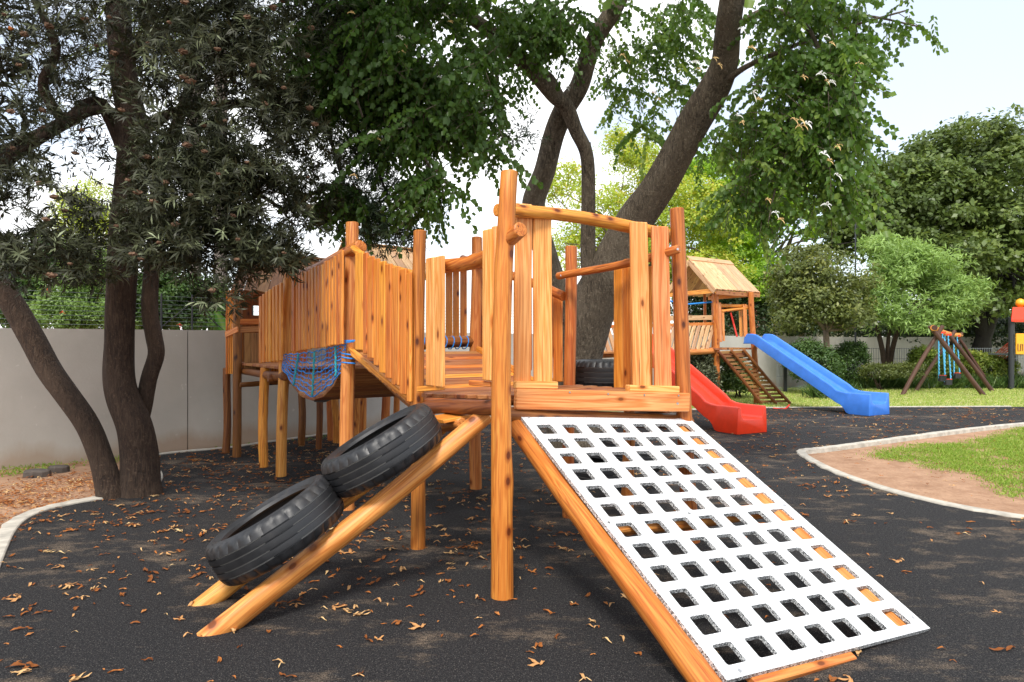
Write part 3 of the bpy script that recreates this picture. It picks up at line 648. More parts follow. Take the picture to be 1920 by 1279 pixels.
for pp in ([(1365, 150, 7.4, 14), (1400, 125, 7.2, 10), (1480, 90, 7.0, 8), (1560, 60, 6.9, 6), (1700, 20, 6.8, 3)],
           [(1368, 60, 7.2, 14), (1440, 20, 7.0, 12), (1520, 60, 6.8, 8), (1560, 200, 6.6, 5), (1570, 320, 6.5, 3)],
           [(1372, 0, 7.0, 14), (1300, -60, 6.4, 12), (1150, -60, 5.6, 10), (1000, -40, 5.0, 8)],
           [(850, -10, 7.1, 14), (780, 60, 6.7, 10), (760, 160, 6.5, 8), (790, 280, 6.4, 5), (830, 360, 6.4, 3)],
           [(880, 30, 7.2, 10), (700, 20, 6.5, 10), (650, 100, 6.2, 7), (680, 220, 6.1, 4)],
           [(1480, 90, 7.0, 6), (1500, 200, 6.8, 5), (1460, 330, 6.7, 4), (1440, 420, 6.6, 2)],
           [(1520, 0, 7.0, 8), (1500, 10, 7, 7), (1540, 40, 7, 6), (1620, 30, 6.9, 5), (1720, 50, 6.8, 3)],
           [(940, 90, 7.6, 8), (930, 150, 7.3, 6), (900, 200, 7.1, 5), (860, 260, 7, 3)]):
    pxtube(mb, pp, 8, .04, 5, len(pp))
mb.build('branch', 'bark_grey', tb, True)
def sprays(regs, n, nleaf, tw, L_, wr):
    """drooping twigs with two rows of hanging leaves"""
    c, nn = blobpts(regs, int(n*1.35), (0, 1)); g_ = gapnoise(c, 2.6, 2.0); k_ = g_ > np.quantile(g_, .28); c, nn = c[k_], nn[k_]
    for q in CULL: k_ = cull(c, *q); c, nn = c[k_], nn[k_]
    n = len(c); d = rnd(n); d[:, 2] = -np.abs(d[:, 2])*.5-.15
    out = np.sign(c[:, :1]-1.0)*.4; d[:, :1] += out; d = nrm(d)
    j = (np.arange(nleaf)/nleaf)[None, :, None]; Lt = tw*rng.uniform(.6, 1.4, (n, 1, 1))
    base = c[:, None]+d[:, None]*j*Lt+np.array([0, 0, -1.])*j**2*Lt*.35
    sd = nrm(np.cross(d, np.array([0, 0, 1.])))[:, None]*np.where(np.arange(nleaf) % 2, 1, -1)[None, :, None]
    ax = nrm(sd*.55+d[:, None]*.35+np.array([0, 0, -.75])+rng.normal(size=(n, nleaf, 3))*.22)
    nr = nrm(np.array([0, 0, .55])+sd*.75+rng.normal(size=(n, nleaf, 3))*.35)
    m_ = n*nleaf; Ls = L_*np.repeat(rng.uniform(.75, 1.2, n), nleaf)*rng.uniform(.7, 1.15, m_)
    v, f, k = leafmesh(base.reshape(-1, 3), ax.reshape(-1, 3), nr.reshape(-1, 3), Ls, Ls*wr, 'lobe', .22, .08)
    t = np.clip(np.repeat(rng.beta(2, 3, n), nleaf)*.8+.3*rng.uniform(0, 1, m_), 0, 1)
    return v, f, np.repeat(t, k), c, d, Lt
regR = [(1200, 30, 8.2, 130, 70, .7, 4.6), (1180, 130, 8.6, 70, 70, .5, 3.0), (1240, 190, 8.7, 110, 70, .5, 4.2), (1270, 90, 8.6, 90, 90, .5, 3.4), (1440, 60, 6.9, 90, 70, .8, 3.0), (1450, 170, 6.9, 110, 80, .7, 5.5), (1500, 250, 6.7, 90, 70, .7, 4.6), (1400, 250, 7.3, 90, 60, .6, 3.4), (1550, 190, 6.5, 50, 120, .5, 3.6), (1540, 320, 6.5, 60, 65, .5, 2.1), (1440, 330, 6.9, 90, 55, .5, 1.5), (1330, 290, 8.4, 60, 40, .5, .8),
        (1440, 410, 6.7, 22, 45, .3, .5), (1560, 370, 6.5, 40, 30, .3, .5), (1590, 30, 6.8, 130, 40, .5, 1.7), (1700, 60, 6.8, 50, 40, .3, .7), (1590, 110, 6.6, 30, 40, .3, .6), (1200, 250, 8.2, 30, 50, .3, .5), (1390, 380, 7, 40, 30, .3, .5), (1500, 20, 7, 120, 40, .5, 2.0)]
regL = [(780, 40, 6.7, 170, 90, .9, 6.5), (720, 160, 6.5, 110, 110, .8, 5.5), (850, 170, 6.7, 100, 100, .8, 5), (760, 280, 6.4, 80, 80, .6, 3.2), (860, 260, 6.6, 90, 60, .5, 2.4), (810, 360, 6.4, 36, 60, .3, 1.3), (940, 130, 7.2, 60, 70, .5, 2), (1000, 60, 7.4, 90, 60, .6, 2.2), (650, 380, 6.6, 40, 50, .3, .8), (1060, 60, 7.8, 60, 60, .4, 1.0), (620, 130, 6.6, 50, 120, .4, 2)]
regU = [(1150, -330, 6.2, 620, 200, 1.8, 6), (700, -260, 5.5, 350, 150, 1.6, 3)]  # unseen canopy above the frame, kept thin to let more light in
CULL = [([(1150, 520, 130), (1180, 430, 120), (1220, 370, 110), (1262, 305, 110), (1298, 235, 105), (1335, 175, 100), (1358, 120, 95), (1372, -20, 95)], 8.4, .97), ([(1008, 430, 90), (1000, 380, 90), (1022, 320, 90), (1040, 250, 90), (1060, 205, 100), (1085, 165, 90), (1100, 115, 60), (1150, 20, 50), (1180, -40, 40)], 9, .8),
        ([(1070, 215, 60), (1060, 195, 60), (1040, 180, 60), (1005, 140, 60), (965, 100, 55), (920, 60, 50), (880, 30, 45), (850, -20, 40)], 9, .85), ([(1040, 520, 260), (1030, 330, 170), (1010, 250, 90)], 9, .9)]
v, f, t, cR, dR, lR = sprays(regR, 1150, 14, .38, .066, .80); obj('crown', v, f, 'leaf_bauhinia', tb, tint=t)
v, f, t, cL, dL, lL = sprays(regL, 1500, 14, .38, .066, .80); obj('crown', v, f, 'leaf_bauhinia', tb, tint=t*.42)  # left side's tints scaled down, painting shade into the leaf colour
CULL = []
v, f, t, _, _, _ = sprays(regU, 300, 11, .6, .17, .85); obj('crown', v, f, 'leaf_bauhinia', tb, tint=t)
mb = MB()
for c_, d_, l_ in ((cR, dR, lR), (cL, dL, lL)):
    for i in range(0, len(c_), 2):
        a = Vector(c_[i]); q = Vector(d_[i]); l0 = float(l_[i, 0, 0]); addtube(mb, [a-q*.12, a+q*l0*.5+Vector((0, 0, -.09*l0)), a+q*l0+Vector((0, 0, -.35*l0))], [.004, .003, .0015], 3, cap=False)
mb.build('twigs', 'bark_grey', tb)
def flower(parent, p, s, m):
    mb = MB(); nf = random.choice((4, 5, 5))
    for k in range(nf):
        a = k/nf*4.6+random.uniform(-.5, .5)-.7; d = Vector((math.cos(a), random.uniform(-.7, .2), math.sin(a)*.8+.2)).normalized(); l = s*random.uniform(.7, 1.35)
        sd = d.cross(Vector((random.uniform(-.4, .4), 1, 0))).normalized()*l*random.uniform(.07, .13); c1 = d*l*.5; c2 = d*l*.85+Vector((0, 0, -l*.35)); c3 = d*l*.95+Vector((0, 0, -l*.75))
        mb.add([Vector(), c1+sd, c1-sd, c2+sd*.8, c2-sd*.8, c3], [(0, 1, 2), (1, 3, 4, 2), (3, 5, 4)])
    addtube(mb, [Vector((0, 0, -.002)), Vector((0, 0, s*.5))], .0025, 4)
    o = mb.build('flower', m, parent, M=Matrix.Identity(4)); o.matrix_basis = WM[parent.name].inverted() @ Matrix.Translation(p)
fl_px = [(1062, 165, 7.9), (750, 72, 6), (660, 25, 6), (835, 30, 6.4), (755, 98, 6), (1060, 95, 7.8), (1145, 88, 7.6), (1168, 104, 7.6), (1185, 190, 8), (1225, 175, 8), (1300, 52, 6.5), (1302, 118, 6.8), (1408, 90, 6.4), (1412, 175, 6.4), (1505, 145, 6.1), (1540, 140, 6.1), (1560, 155, 6.1), (1500, 225, 6.1), (1512, 232, 6.1), (1490, 225, 6.2), (1250, 228, 8), (1382, 218, 6.5), (1570, 275, 6), (1545, 290, 6), (1440, 375, 6.2), (1455, 400, 6.2), (1570, 330, 6), (1610, 120, 6.2), (1390, 55, 6.6), (1340, 110, 6.9), (1550, 385, 6), (700, 250, 6), (665, 330, 6), (820, 145, 6.2), (1455, 240, 6.3), (1550, 70, 6.2)]
for k, (a, b, y) in enumerate(fl_px):
    m_ = 'white_petal' if k % 5 in (0, 1, 3) else 'cream_petal'
    flower(tb, P(a, b, y-.1), .05 if m_ == 'white_petal' else .04, m_)
    if k % 2: flower(tb, P(a+9, b+12, y-.1), .035, 'cream_petal')

# ============================================================ BACKGROUND TREES, RIGHT
tree('oak_tree', 'broad dark green oak-like tree filling the right edge behind the swings', 1838, 716, 27, [[(1842, 640, 26), (1860, 590, 24), (1880, 540, 22)], [(1845, 650, 24), (1830, 560, 20), (1810, 480, 18)], [(1790, 650, 16), (1780, 560, 16), (1790, 500, 14)]], 30,
     [(1820, 330, 27, 150, 95, 3.2, 6), (1720, 400, 26.5, 140, 90, 2.6, 5), (1890, 420, 26, 130, 110, 3, 5), (1640, 440, 27, 90, 75, 2, 2.6), (1800, 500, 25.5, 150, 70, 2.4, 4), (1940, 330, 27, 120, 90, 3, 3), (1850, 570, 26, 110, 50, 2, 1.8), (1960, 520, 26, 70, 90, 2, 2), (1600, 400, 27.5, 50, 50, 1.5, 1.0)], 1150, 60, .62, .20, .62, 'leaf_oak', 'bark_black', 26, shell=(.30, 1.02), flat=.5)
tree('feathery_tree', 'light green feathery small tree behind the swing frame', 1668, 716, 22.5, [[(1655, 660, 9), (1640, 600, 8)], [(1672, 660, 9), (1690, 600, 8)], [(1664, 670, 8), (1668, 610, 6)]], 9,
     [(1730, 530, 22, 80, 60, 1.4, 5), (1780, 560, 22, 45, 40, .9, 1.8), (1670, 500, 22.3, 60, 50, 1.1, 3), (1640, 580, 22, 45, 50, .9, 2), (1690, 600, 22, 60, 40, 1, 2.4), (1750, 600, 22, 50, 28, .9, 1.6), (1650, 475, 23, 45, 28, .8, 1)], 330, 84, .40, .18, .22, 'leaf_light', 'bark_brown', 14, shell=(.25, 1.05), flat=.5)
tree('olive_tree', 'olive-green rounded tree on a single slim trunk beside the blue slide', 1552, 716, 20.5, [[(1552, 680, 12), (1548, 620, 10)]], 12,
     [(1510, 540, 20.5, 60, 55, 1.1, 4), (1575, 530, 20.8, 60, 50, 1.1, 4), (1540, 590, 20.2, 80, 45, 1.2, 4), (1590, 590, 20.5, 45, 40, .9, 2), (1530, 490, 21, 50, 24, .8, 1.2), (1480, 560, 20.5, 35, 45, .8, 1.2)], 340, 66, .36, .12, .5, 'leaf_olive', 'bark_pale', 14, shell=(.25, 1.05))
tree('flame_tree', 'bright lime green flat-topped tree with open airy branches beyond the far wall', 1440, 660, 33, [[(1442, 600, 14), (1455, 520, 11)], [(1430, 590, 10), (1425, 500, 9)]], 12,
     [(1330, 330, 33, 90, 30, 2.2, 2.2), (1420, 370, 33, 110, 36, 2.4, 3.4), (1500, 390, 33, 90, 30, 2.2, 2.4), (1400, 430, 32, 90, 34, 2, 2.4), (1560, 430, 33, 60, 24, 1.6, .9), (1360, 490, 31, 70, 60, 2, 3.2), (1420, 550, 30, 60, 60, 2, 2.2), (1450, 310, 34, 70, 24, 2, 1)], 1300, 40, .48, .16, .5, 'leaf_lime', 'bark_grey', 26, shell=(.2, 1), flat=.35)
tree('blossom_tree', 'yellow-green tree tinged with orange blossom behind the big grey trunk', 1210, 660, 29, [[(1212, 560, 14), (1220, 480, 10)], [(1190, 560, 10), (1160, 480, 9)]], 14,
     [(1270, 400, 29, 95, 75, 2.4, 5), (1330, 430, 28.5, 70, 65, 2, 3), (1200, 330, 30, 60, 60, 1.6, 2.2), (1130, 420, 29, 70, 80, 2, 1.8), (1060, 360, 30, 50, 45, 1.5, 1.0), (1190, 470, 28.5, 90, 60, 2, 2.6), (1320, 520, 28, 80, 50, 2, 2.5), (1160, 290, 30, 36, 40, 1.2, .8), (1080, 480, 29, 50, 60, 1.6, 1)], 1200, 38, .46, .14, .5, 'leaf_blossom', 'bark_grey', 26, shell=(.2, 1.05), flat=.6)
tree('background_tree', 'dark tree beyond the far wall, behind the slim grey trunks', 1500, 660, 30, [[(1505, 600, 10), (1500, 540, 8)], [(1470, 600, 8), (1462, 540, 6)]], 9,
     [(1460, 590, 29, 90, 45, 1.6, 4), (1390, 600, 29, 60, 50, 1.6, 3), (1560, 610, 29, 90, 40, 1.6, 3), (1340, 590, 29, 60, 60, 1.5, 3), (1250, 560, 30, 60, 70, 1.5, 2), (1660, 620, 29, 90, 30, 1.6, 3), (1770, 620, 29, 100, 40, 1.6, 3), (1870, 630, 29, 100, 40, 1.6, 3)], 1500, 30, .42, .14, .55, 'leaf_dark', 'bark_pale', 8, shell=(.2, 1))
tree('garden_tree', 'golden green tree behind the dark oak trunks at far right', 1880, 660, 34, [[(1880, 620, 8), (1880, 580, 6)]], 8,
     [(1900, 560, 34, 60, 60, 2, 3), (1860, 620, 34, 50, 40, 1.6, 2)], 420, 30, .45, .15, .5, 'leaf_lime', 'bark_grey', 6)
# left background, beyond the grey wall
tree('shrub_tree', 'dense small-leaved green shrub rising above the wall between the dark stems', 120, 660, 10.2, [[(140, 640, 16), (150, 600, 12)]], 12,
     [(150, 570, 10.2, 60, 55, .6, 4), (185, 540, 10.4, 45, 50, .5, 2.6), (120, 600, 10, 60, 36, .5, 3), (200, 600, 10.2, 50, 36, .5, 2.4), (170, 490, 10.8, 36, 40, .4, 1.4)], 900, 36, .12, .05, .5, 'leaf_light', 'bark_brown', 8, shell=(.4, 1), tb=-.3)
tree('yellow_tree', 'fine yellow-green tree far behind the wall at left', 150, 660, 17, [[(155, 600, 10), (160, 480, 7)]], 9,
     [(165, 420, 17, 50, 60, 1, 3), (150, 480, 17, 50, 50, 1, 2.6), (190, 360, 17.5, 40, 20, .7, .6), (270, 430, 17.5, 60, 60, .8, 1.6)], 620, 28, .3, .075, .4, 'leaf_blossom', 'bark_pale', 12, shell=(.2, 1))
tree('garden_tree', 'dark leafy tree behind the wall at the left edge with small red flowers', 40, 660, 10.6, [[(40, 640, 12), (40, 600, 10)]], 12,
     [(40, 580, 10.6, 70, 50, .6, 3), (-20, 540, 10.6, 60, 80, .6, 3), (60, 500, 11, 60, 60, .5, 2), (300, 560, 10.8, 60, 70, .5, 3), (380, 580, 11.6, 60, 60, .4, 2.2), (330, 600, 10.9, 70, 30, .3, 2), (255, 590, 10.9, 50, 50, .3, 2)], 1250, 30, .16, .08, .5, 'leaf_hedge', 'bark_brown', 8, shell=(.2, 1))
tgt = [o for o in S.objects if o.get('label', '').startswith('dark leafy tree behind the wall')][0]
for a, b in ((5, 568), (88, 545), (118, 587), (336, 610), (45, 610)): flower(tgt, P(a, b, 9.6), .05, 'red_flower')
for px, w_, lb in ((364, 26, 'grey ringed palm trunk standing beyond the wall beside the wire fence brace'), (414, 24, 'grey ringed palm trunk half hidden by the plank playhouse')):
    pt = thing('palm_tree', P(px, 0, 12.2)*Vector((1, 1, 0)) if False else Vector((P(px, 0, 12.2).x, 12.2, 0)), lb, 'palm', 'ringed palm trunks beyond the wall')
    mb = MB(); pp = []; rr = []
    for k in range(66):
        z = k*.1; pp.append(Vector((P(px, 0, 12.2).x, 12.2, z))); rr.append(w_/2/F*12.2*(1.0 if k % 2 else .93))
    addtube(mb, pp, rr, 18); mb.build('trunk', 'palm_trunk', pt)
    n = 26*30; c0 = np.array([P(px, 0, 12.2).x, 12.2, 6.6]); ph = np.repeat(rng.uniform(0, 6.28, 26), 30); s = np.tile(np.linspace(.1, 1.8, 30), 26); el = np.repeat(rng.uniform(-.1, 1.0, 26), 30)
    base = c0+np.stack([np.cos(ph)*s, np.sin(ph)*s, np.sin(el)*s-.45*s**2*.7], -1); d = np.stack([np.cos(ph), np.sin(ph), 0*ph], -1); sg = np.where(np.arange(n) % 2, 1, -1)[:, None]
    ax = nrm(np.cross(d, [0, 0, 1.])*sg+d*.5+np.array([0, 0, -.5])); v, f, k = leafmesh(base, ax, np.tile([0, 0, 1.], (n, 1)), .45, .04)
    obj('fronds', v, f, 'leaf_oak', pt, tint=rng.uniform(0, .8, n*k))
# banana plant
bp = thing('banana_plant', Vector((P(262, 0, 11).x, 11, 0)), 'broad-leaved banana plant above the wall between the dark tree stems', 'plant')
for k, (a, b, c_, d_, wd) in enumerate(((250, 640, 240, 560, 36), (262, 640, 262, 540, 40), (270, 640, 285, 555, 34), (255, 640, 246, 600, 40), (425, 640, 412, 570, 26), (330, 640, 318, 570, 20), (400, 645, 402, 590, 22))):
    e0 = P(a, b, 11); e1 = P(c_, d_, 10.9); mb = MB(); ax = (e1-e0); sd = ax.cross(Vector((0, 1, 0))).normalized()*wd/2/F*11; n = 10; vs = []; fs = []
    for i in range(n+1):
        t_ = i/n; ww = math.sin(min(1, t_*1.15+.05)*math.pi*.93)**.6 if t_ < .98 else .05; c0 = e0+ax*t_+Vector((0, -.25*t_*t_, -.1*t_**3))
        vs += [c0-sd*ww+Vector((0, .05, 0)), c0, c0+sd*ww+Vector((0, .05, 0))]
    for i in range(n): q = i*3; fs += [(q, q+1, q+4, q+3), (q+1, q+2, q+5, q+4)]
    M = Matrix.Translation(e0); obj('leaf', [v_-e0 for v_ in vs], fs, 'leaf_banana', bp, M, True, tint=[.3+.5*(i % 3 == 1) for i in range(len(vs))])
# hedges and bushes on the right
def bush(name, label, cat, blobs, nc, per, rc, L_, m, stem=True, group=None, wr=.5, flat=.8, tb=0, shell=(.7, 1)):
    b = blobs[0]; base = Vector((P(b[0], 0, b[2]).x, b[2], gz)); t = thing(name, base, label, cat, group)
    if stem:
        mb = MB()
        for k in range(5): addtube(mb, [base+Vector((random.uniform(-.1, .1), 0, 0)), base+Vector((random.uniform(-.3, .3), random.uniform(-.2, .2), .45))], [.02, .008], 5)
        mb.build('stem', 'bark_brown', t)
    crown('foliage', t, blobs, nc, per, rc, L_, wr, m, shell, flat=flat, tbias=tb); return t
bush('hedge', 'square leafy hedge covering the fence just left of its tall black post', 'hedge', [(1530, 690, 18.6, 50, 42, .6, 3), (1590, 688, 21.3, 34, 42, .6, 3), (1500, 670, 18.8, 30, 30, .5, 1.2)], 800, 26, .14, .07, 'leaf_hedge')
bush('round_bush', 'large round bush with yellow tips behind the middle of the swing frame', 'bush', [(1745, 688, 21.5, 36, 36, .8, 3)], 420, 30, .14, .07, 'leaf_golden', tb=-.15)
bush('round_bush', 'clipped golden bush between the swing frame and the red stair', 'bush', [(1800, 690, 22.5, 46, 34, .8, 3)], 420, 30, .14, .07, 'leaf_golden', tb=0)
bush('round_bush', 'wide golden-topped clipped bush beside the black plastic-tower post', 'bush', [(1850, 696, 21.8, 44, 30, .8, 3)], 460, 30, .13, .07, 'leaf_golden', tb=.02)
bush('low_hedge', 'low dark clipped hedge under the feathery tree', 'hedge', [(1650, 698, 20.2, 35, 13, .5, 3), (1700, 698, 20.2, 36, 13, .5, 3)], 380, 26, .12, .06, 'leaf_olive', tb=-.1)
bush('grey_bush', 'dark grey-green bush behind the top of the red slide', 'bush', [(1305, 700, 15.5, 34, 44, .5, 3), (1318, 715, 15.3, 26, 30, .4, 2)], 420, 26, .14, .06, 'leaf_grey', tb=.1, shell=(.3, 1))
bush('leafy_bush', 'bright green bush behind the slatted ramp', 'bush', [(1385, 715, 17.5, 34, 28, .5, 3), (1370, 695, 17.6, 20, 26, .4, 1)], 360, 26, .14, .08, 'leaf_hedge', tb=.15, shell=(.4, 1))
def blades(name, label, pos, hgt, wd, m, kind=None, cat=None, lean=.5, group=None, tl_=(0, 1)):
    n = len(pos); ax = nrm(rng.normal(size=(n, 3))*lean+np.array([0, 0, 1.])); nr = rnd(n); Ls = hgt*rng.uniform(.5, 1.3, n)
    v, f, k = leafmesh(pos, ax, nr, Ls, wd, 'lance', .1, .25); o = obj(name, v, f, m, tint=np.repeat(rng.uniform(*tl_, n), k)); tag(o, label, cat, group, kind); return o
for a, b, y, s, lb in ((1535, 745, 17.3, .5, 'spiky green tuft on the lawn under the blue slide'), (1588, 722, 18.2, .45, 'spiky tuft by the hedge right of the slide')):
    base = Vector((P(a, 0, y).x, y, gz)); t = thing('grass_tuft', base, lb, 'plant')
    n = 260; pos = np.array(base)+np.stack([rng.normal(0, .12, n), rng.normal(0, .12, n), np.zeros(n)], -1)
    ax = nrm(np.stack([rng.normal(0, .7, n), rng.normal(0, .7, n), np.ones(n)], -1)); v, f, k = leafmesh(pos, ax, rnd(n), s*rng.uniform(.6, 1.1, n), .03, 'lance', .1, .2); obj('leaves', v, f, 'leaf_hedge', t, tint=rng.uniform(.1, .8, n*k))
n = 9000; xs = rng.uniform(P(1590, 0, 21).x, P(2050, 0, 21).x, n); ys = rng.uniform(20.6, 21.6, n)
blades('ground_cover', 'strip of strappy green ground cover at the foot of the far hedges', np.stack([xs, ys, np.full(n, gz)], -1), .42, .03, 'leaf_hedge', kind='stuff', lean=.6)
# grass blades on the lawn patches
def inside(poly, x, y):
    c = np.zeros(len(x), bool); n = len(poly); j = n-1
    for i in range(n):
        a, b = poly[i], poly[j]
        m_ = ((a.y > y) != (b.y > y)) & (x < (b.x-a.x)*(y-a.y)/(b.y-a.y+1e-12)+a.x); c ^= m_; j = i
    return c
n = 420000; xs = rng.uniform(3.5, 14, n); ys = rng.uniform(6, 12.5, n)
wob_ = .22*np.sin(xs*3.1+ys*2)+.16*np.sin(xs*7.3-ys*5)+.10*np.sin(xs*15+ys*13)
k = inside(gp, xs+wob_*.6+rng.normal(0, .10, n), ys+wob_*.5+rng.normal(0, .07, n)) & (xs < ys*.76+.3) & (rng.uniform(0, 1, n) < .75+.5*np.sin(xs*5+ys*3)*np.sin(ys*6-xs*2)); pos = np.stack([xs, ys, np.full(n, gz-.004)], -1)[k]
blades('grass_blades', 'short bright green turf blades on the sandy island', pos, .034, .009, 'grass_blade', kind='stuff', lean=.7, tl_=(0, .68))
n = 70000; xs = rng.uniform(2, 18, n); ys = rng.uniform(14.4, 21, n)**1; k = inside(lawn_poly, xs, ys) & (xs < ys*.76+.3); pos = np.stack([xs, ys, np.full(n, gz)], -1)[k]
blades('grass_blades', 'thin sunlit turf blades across the far lawn', pos, .05, .016, 'grass_blade', kind='stuff', lean=.7, tl_=(.35, 1))  # paler tints put the look of sunlight into the blade colour
# weeds by the left wall
wx = []
for a in rng.uniform(-1.5, 9, 5200):
    q = math.sin(a*2.1)+math.sin(a*5.3+1)+rng.normal()*.5
    if q > .35: wx.append(W0+d45*a-n45*rng.uniform(.3, 5.2))
pos = np.array([(p.x, p.y, gz) for p in wx]); blades('weeds', 'patchy green weeds along the foot of the grey wall', pos, .05, .012, 'grass_blade', kind='stuff', lean=.8, tl_=(0, .5))
# two stones in the left bed
for a, b, s, lb in ((68, 892, 1.25, 'wider flat dark stone on the soil by the left wall'), (109, 884, 1.0, 'smaller dark stone on the soil nearer the leaning trees')):
    c0 = G(a, b, gz); mb = MB(); vs = []; fs = []
    for k, (z, r) in enumerate(((-.02, 1), (.045, .95), (.06, .8))):
        for i in range(9): an = i/9*6.28; q = r*(1+.12*math.sin(i*2.3+s*5)); vs.append(c0+Vector((.115*s*q*math.cos(an), .08*s*q*math.sin(an), z+.006*math.sin(i*3))))
    for k in range(2):
        for i in range(9): j = (i+1) % 9; fs.append((k*9+i, k*9+j, k*9+9+j, k*9+9+i))
    fs.append(tuple(range(18, 27))); mb.add(vs, fs); tag(mb.build('stone', 'stone_dark'), lb, 'stone', 'dark stones on the soil bed')
# floodlight head among the right trees
lp = thing('garden_lamp', Vector((P(1608, 0, 22.6).x, 22.6, 0)), 'brown lamp head on a slim pole in front of the dark oak crown', 'lamp')
mb = MB(); addtube(mb, [P(1604, 716, 22.6), P(1604, 384, 22.6)], [.03, .025], 8); mb.build('pole', 'black_metal', lp)
mb = MB(); q0 = P(1604, 390, 22.6); addtube(mb, [q0, P(1606, 380, 22.5), P(1618, 376, 22.4)], [.12, .16, .14], 12); mb.build('lamp_head', 'lamp_brown', lp)
# houses beyond the right wall
hs = thing('house', Vector((P(1400, 0, 38).x, 38, 0)), 'pale house with a low red tiled roof glimpsed beyond the far wall', 'house')
a = P(1290, 640, 38); b = P(1640, 640, 38)
mb = MB(); mb.add([(a.x, 38, 0), (b.x, 38, 0), (b.x, 42, 0), (a.x, 42, 0), (a.x, 38, 2.1), (b.x, 38, 2.1), (b.x, 42, 2.1), (a.x, 42, 2.1)], [(0, 1, 5, 4), (1, 2, 6, 5), (2, 3, 7, 6), (3, 0, 4, 7), (4, 5, 6, 7)]); mb.build('wall', 'wall_plaster', hs)
mb = MB(); mb.add([(a.x-.4, 37.6, 2.1), (b.x+.4, 37.6, 2.1), (b.x-1, 40, 3.2), (a.x+1, 40, 3.2), (b.x+.4, 42.4, 2.1), (a.x-.4, 42.4, 2.1)], [(0, 1, 2, 3), (2, 1, 4), (3, 2, 4, 5), (0, 3, 5), (1, 0, 5, 4)]); mb.build('roof', 'tile_red', hs)

# ============================================================ MAIN WOODEN PLAYSET
ps = thing('wooden_playset', A0, 'large orange-stained wooden climbing playset with white grid ramp, tyre ramp and picket walkway', 'playset')
def gpost(px0, py0, px1, py1, w0, w1, m='post_wood', bend=(0, 0, 0), Y=None, seed=None):
    Y = Y or F*CH/(py1-HY); a = P(px1, py1, Y); a.z = -.04; b = P(px0, py0, Y)
    return log('post', a, b, w1/2/F*Y, w0/2/F*Y, m, ps, bend, seed=seed, rough=.03)
postA = gpost(954, 321, 938, 1119, 33, 42, bend=(-.012, 0, 0), seed=3)
postB = gpost(1268, 391, 1300, 1020, 26, 31, m='post_red', bend=(-.015, 0, 0), seed=5, Y=4.86)
postD = gpost(787, 433, 781, 1028, 24, 27, 'post_red', seed=8)
gpost(892, 445, 892, 917, 20, 22, 'log_pale', seed=9)
gpost(1069, 462, 1067, 970, 22, 23, 'post_wood', seed=10)
gpost(658, 417, 651, 955, 24, 27, 'log_pale', seed=11)
gpost(541, 513, 527, 893, 20, 20, 'log_pale', seed=12)
gpost(496, 690, 493, 876, 17, 17, 'post_wood', seed=13)
gpost(447, 555, 443, 857, 15, 16, 'log_dark', seed=14)
gpost(427, 690, 423, 850, 13, 14, 'log_dark', seed=15)
for a, b, w_, m_ in ((566, 836, 13, 'log_dark'), (599, 842, 12, 'log_dark'), (630, 831, 14, 'post_wood'), (668, 850, 13, 'post_wood'), (723, 835, 16, 'post_wood'), (1178, 1002, 22, 'log_pale')):
    Y = F*CH/(b-HY); a_ = P(a, b, Y); a_.z = -.04; log('post', a_, P(a, 742 if a > 1000 else 738, Y), w_/2/F*Y, w_/2/F*Y, m_, ps, seed=a)
# near deck (planks run from the tyre ramp side to the far side)
dz = 1.04
dA = PZ(786, 742, dz); dB = PZ(925, 746, dz); dC = P(1286, 742, 4.78); dC.z = dz; dF = FR(1.47, 1.1, dz)
for k in range(7):
    t0 = k/7; t1 = (k+.94)/7; tm = (t0+t1)/2
    a = dA.lerp(dB, tm); b = dF.lerp(dC, tm); board('deck_plank', a, b, (dB-dA).length/7*.97, .026, 'deck_wood', ps, (dB-dA))
# rear part of the deck triangle towards post D/F
# beams and logs under the deck
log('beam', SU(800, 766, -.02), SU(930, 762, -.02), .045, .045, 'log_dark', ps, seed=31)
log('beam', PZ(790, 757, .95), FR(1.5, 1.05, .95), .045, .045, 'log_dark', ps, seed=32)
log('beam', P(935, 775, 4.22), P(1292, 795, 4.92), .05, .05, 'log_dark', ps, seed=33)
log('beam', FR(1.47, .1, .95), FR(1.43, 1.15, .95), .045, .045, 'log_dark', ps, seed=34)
# sloping plank walkway D-G to F-E
uL, uR = .07, 1.38
na = 15
sA = SU(768, 757, uL); sB = SU(655, 664, uL)
for k in range(na):
    t_ = (k+.5)/na; q = sA.lerp(sB, t_); a = q; b = q+U*(uR-uL)
    wd = (sB-sA).length/na*.94; board('walkway_plank', a, b, wd, .028, 'deck_wood' if k % 3 else 'picket_wood', ps, (sB-sA))
addl = (sB-sA).normalized(); upv = Vector((0, 0, 1))
board('toe_board', sA+upv*.035-addl*.02, sB+upv*.035, .042, .045, 'picket_wood', ps, upv)
board('toe_board', sA+upv*.035+U*(uR-uL-.05), sB+upv*.035+U*(uR-uL-.05), .042, .045, 'picket_wood', ps, upv)
for du in (.12, uR-uL-.12): log('beam', sA-upv*.07+U*du-addl*.1, sB-upv*.07+U*du, .035, .035, 'log_dark', ps)
# rope-bound log across the top of the walkway
q0 = SV(868, 643, 2.36); q0 = FR(.15, 2.42, q0.z); q1 = SV(884, 641, 2.42)
lg = log('threshold_log', q0, Vector((q1.x, q1.y, q0.z)), .055, .052, 'log_dark', ps, seed=40)
for k in range(7):
    c0 = q0.lerp(Vector((q1.x, q1.y, q0.z)), .55+.065*k); mb = MB(); ring = [c0+(V*math.cos(i/10*6.283)+upv*math.sin(i/10*6.283))*.061+U*.012*math.sin(i/10*6.283) for i in range(11)]
    addtube(mb, ring, .005, 5, cap=False); mb.build('rope_turn', 'blue_rope', lg)
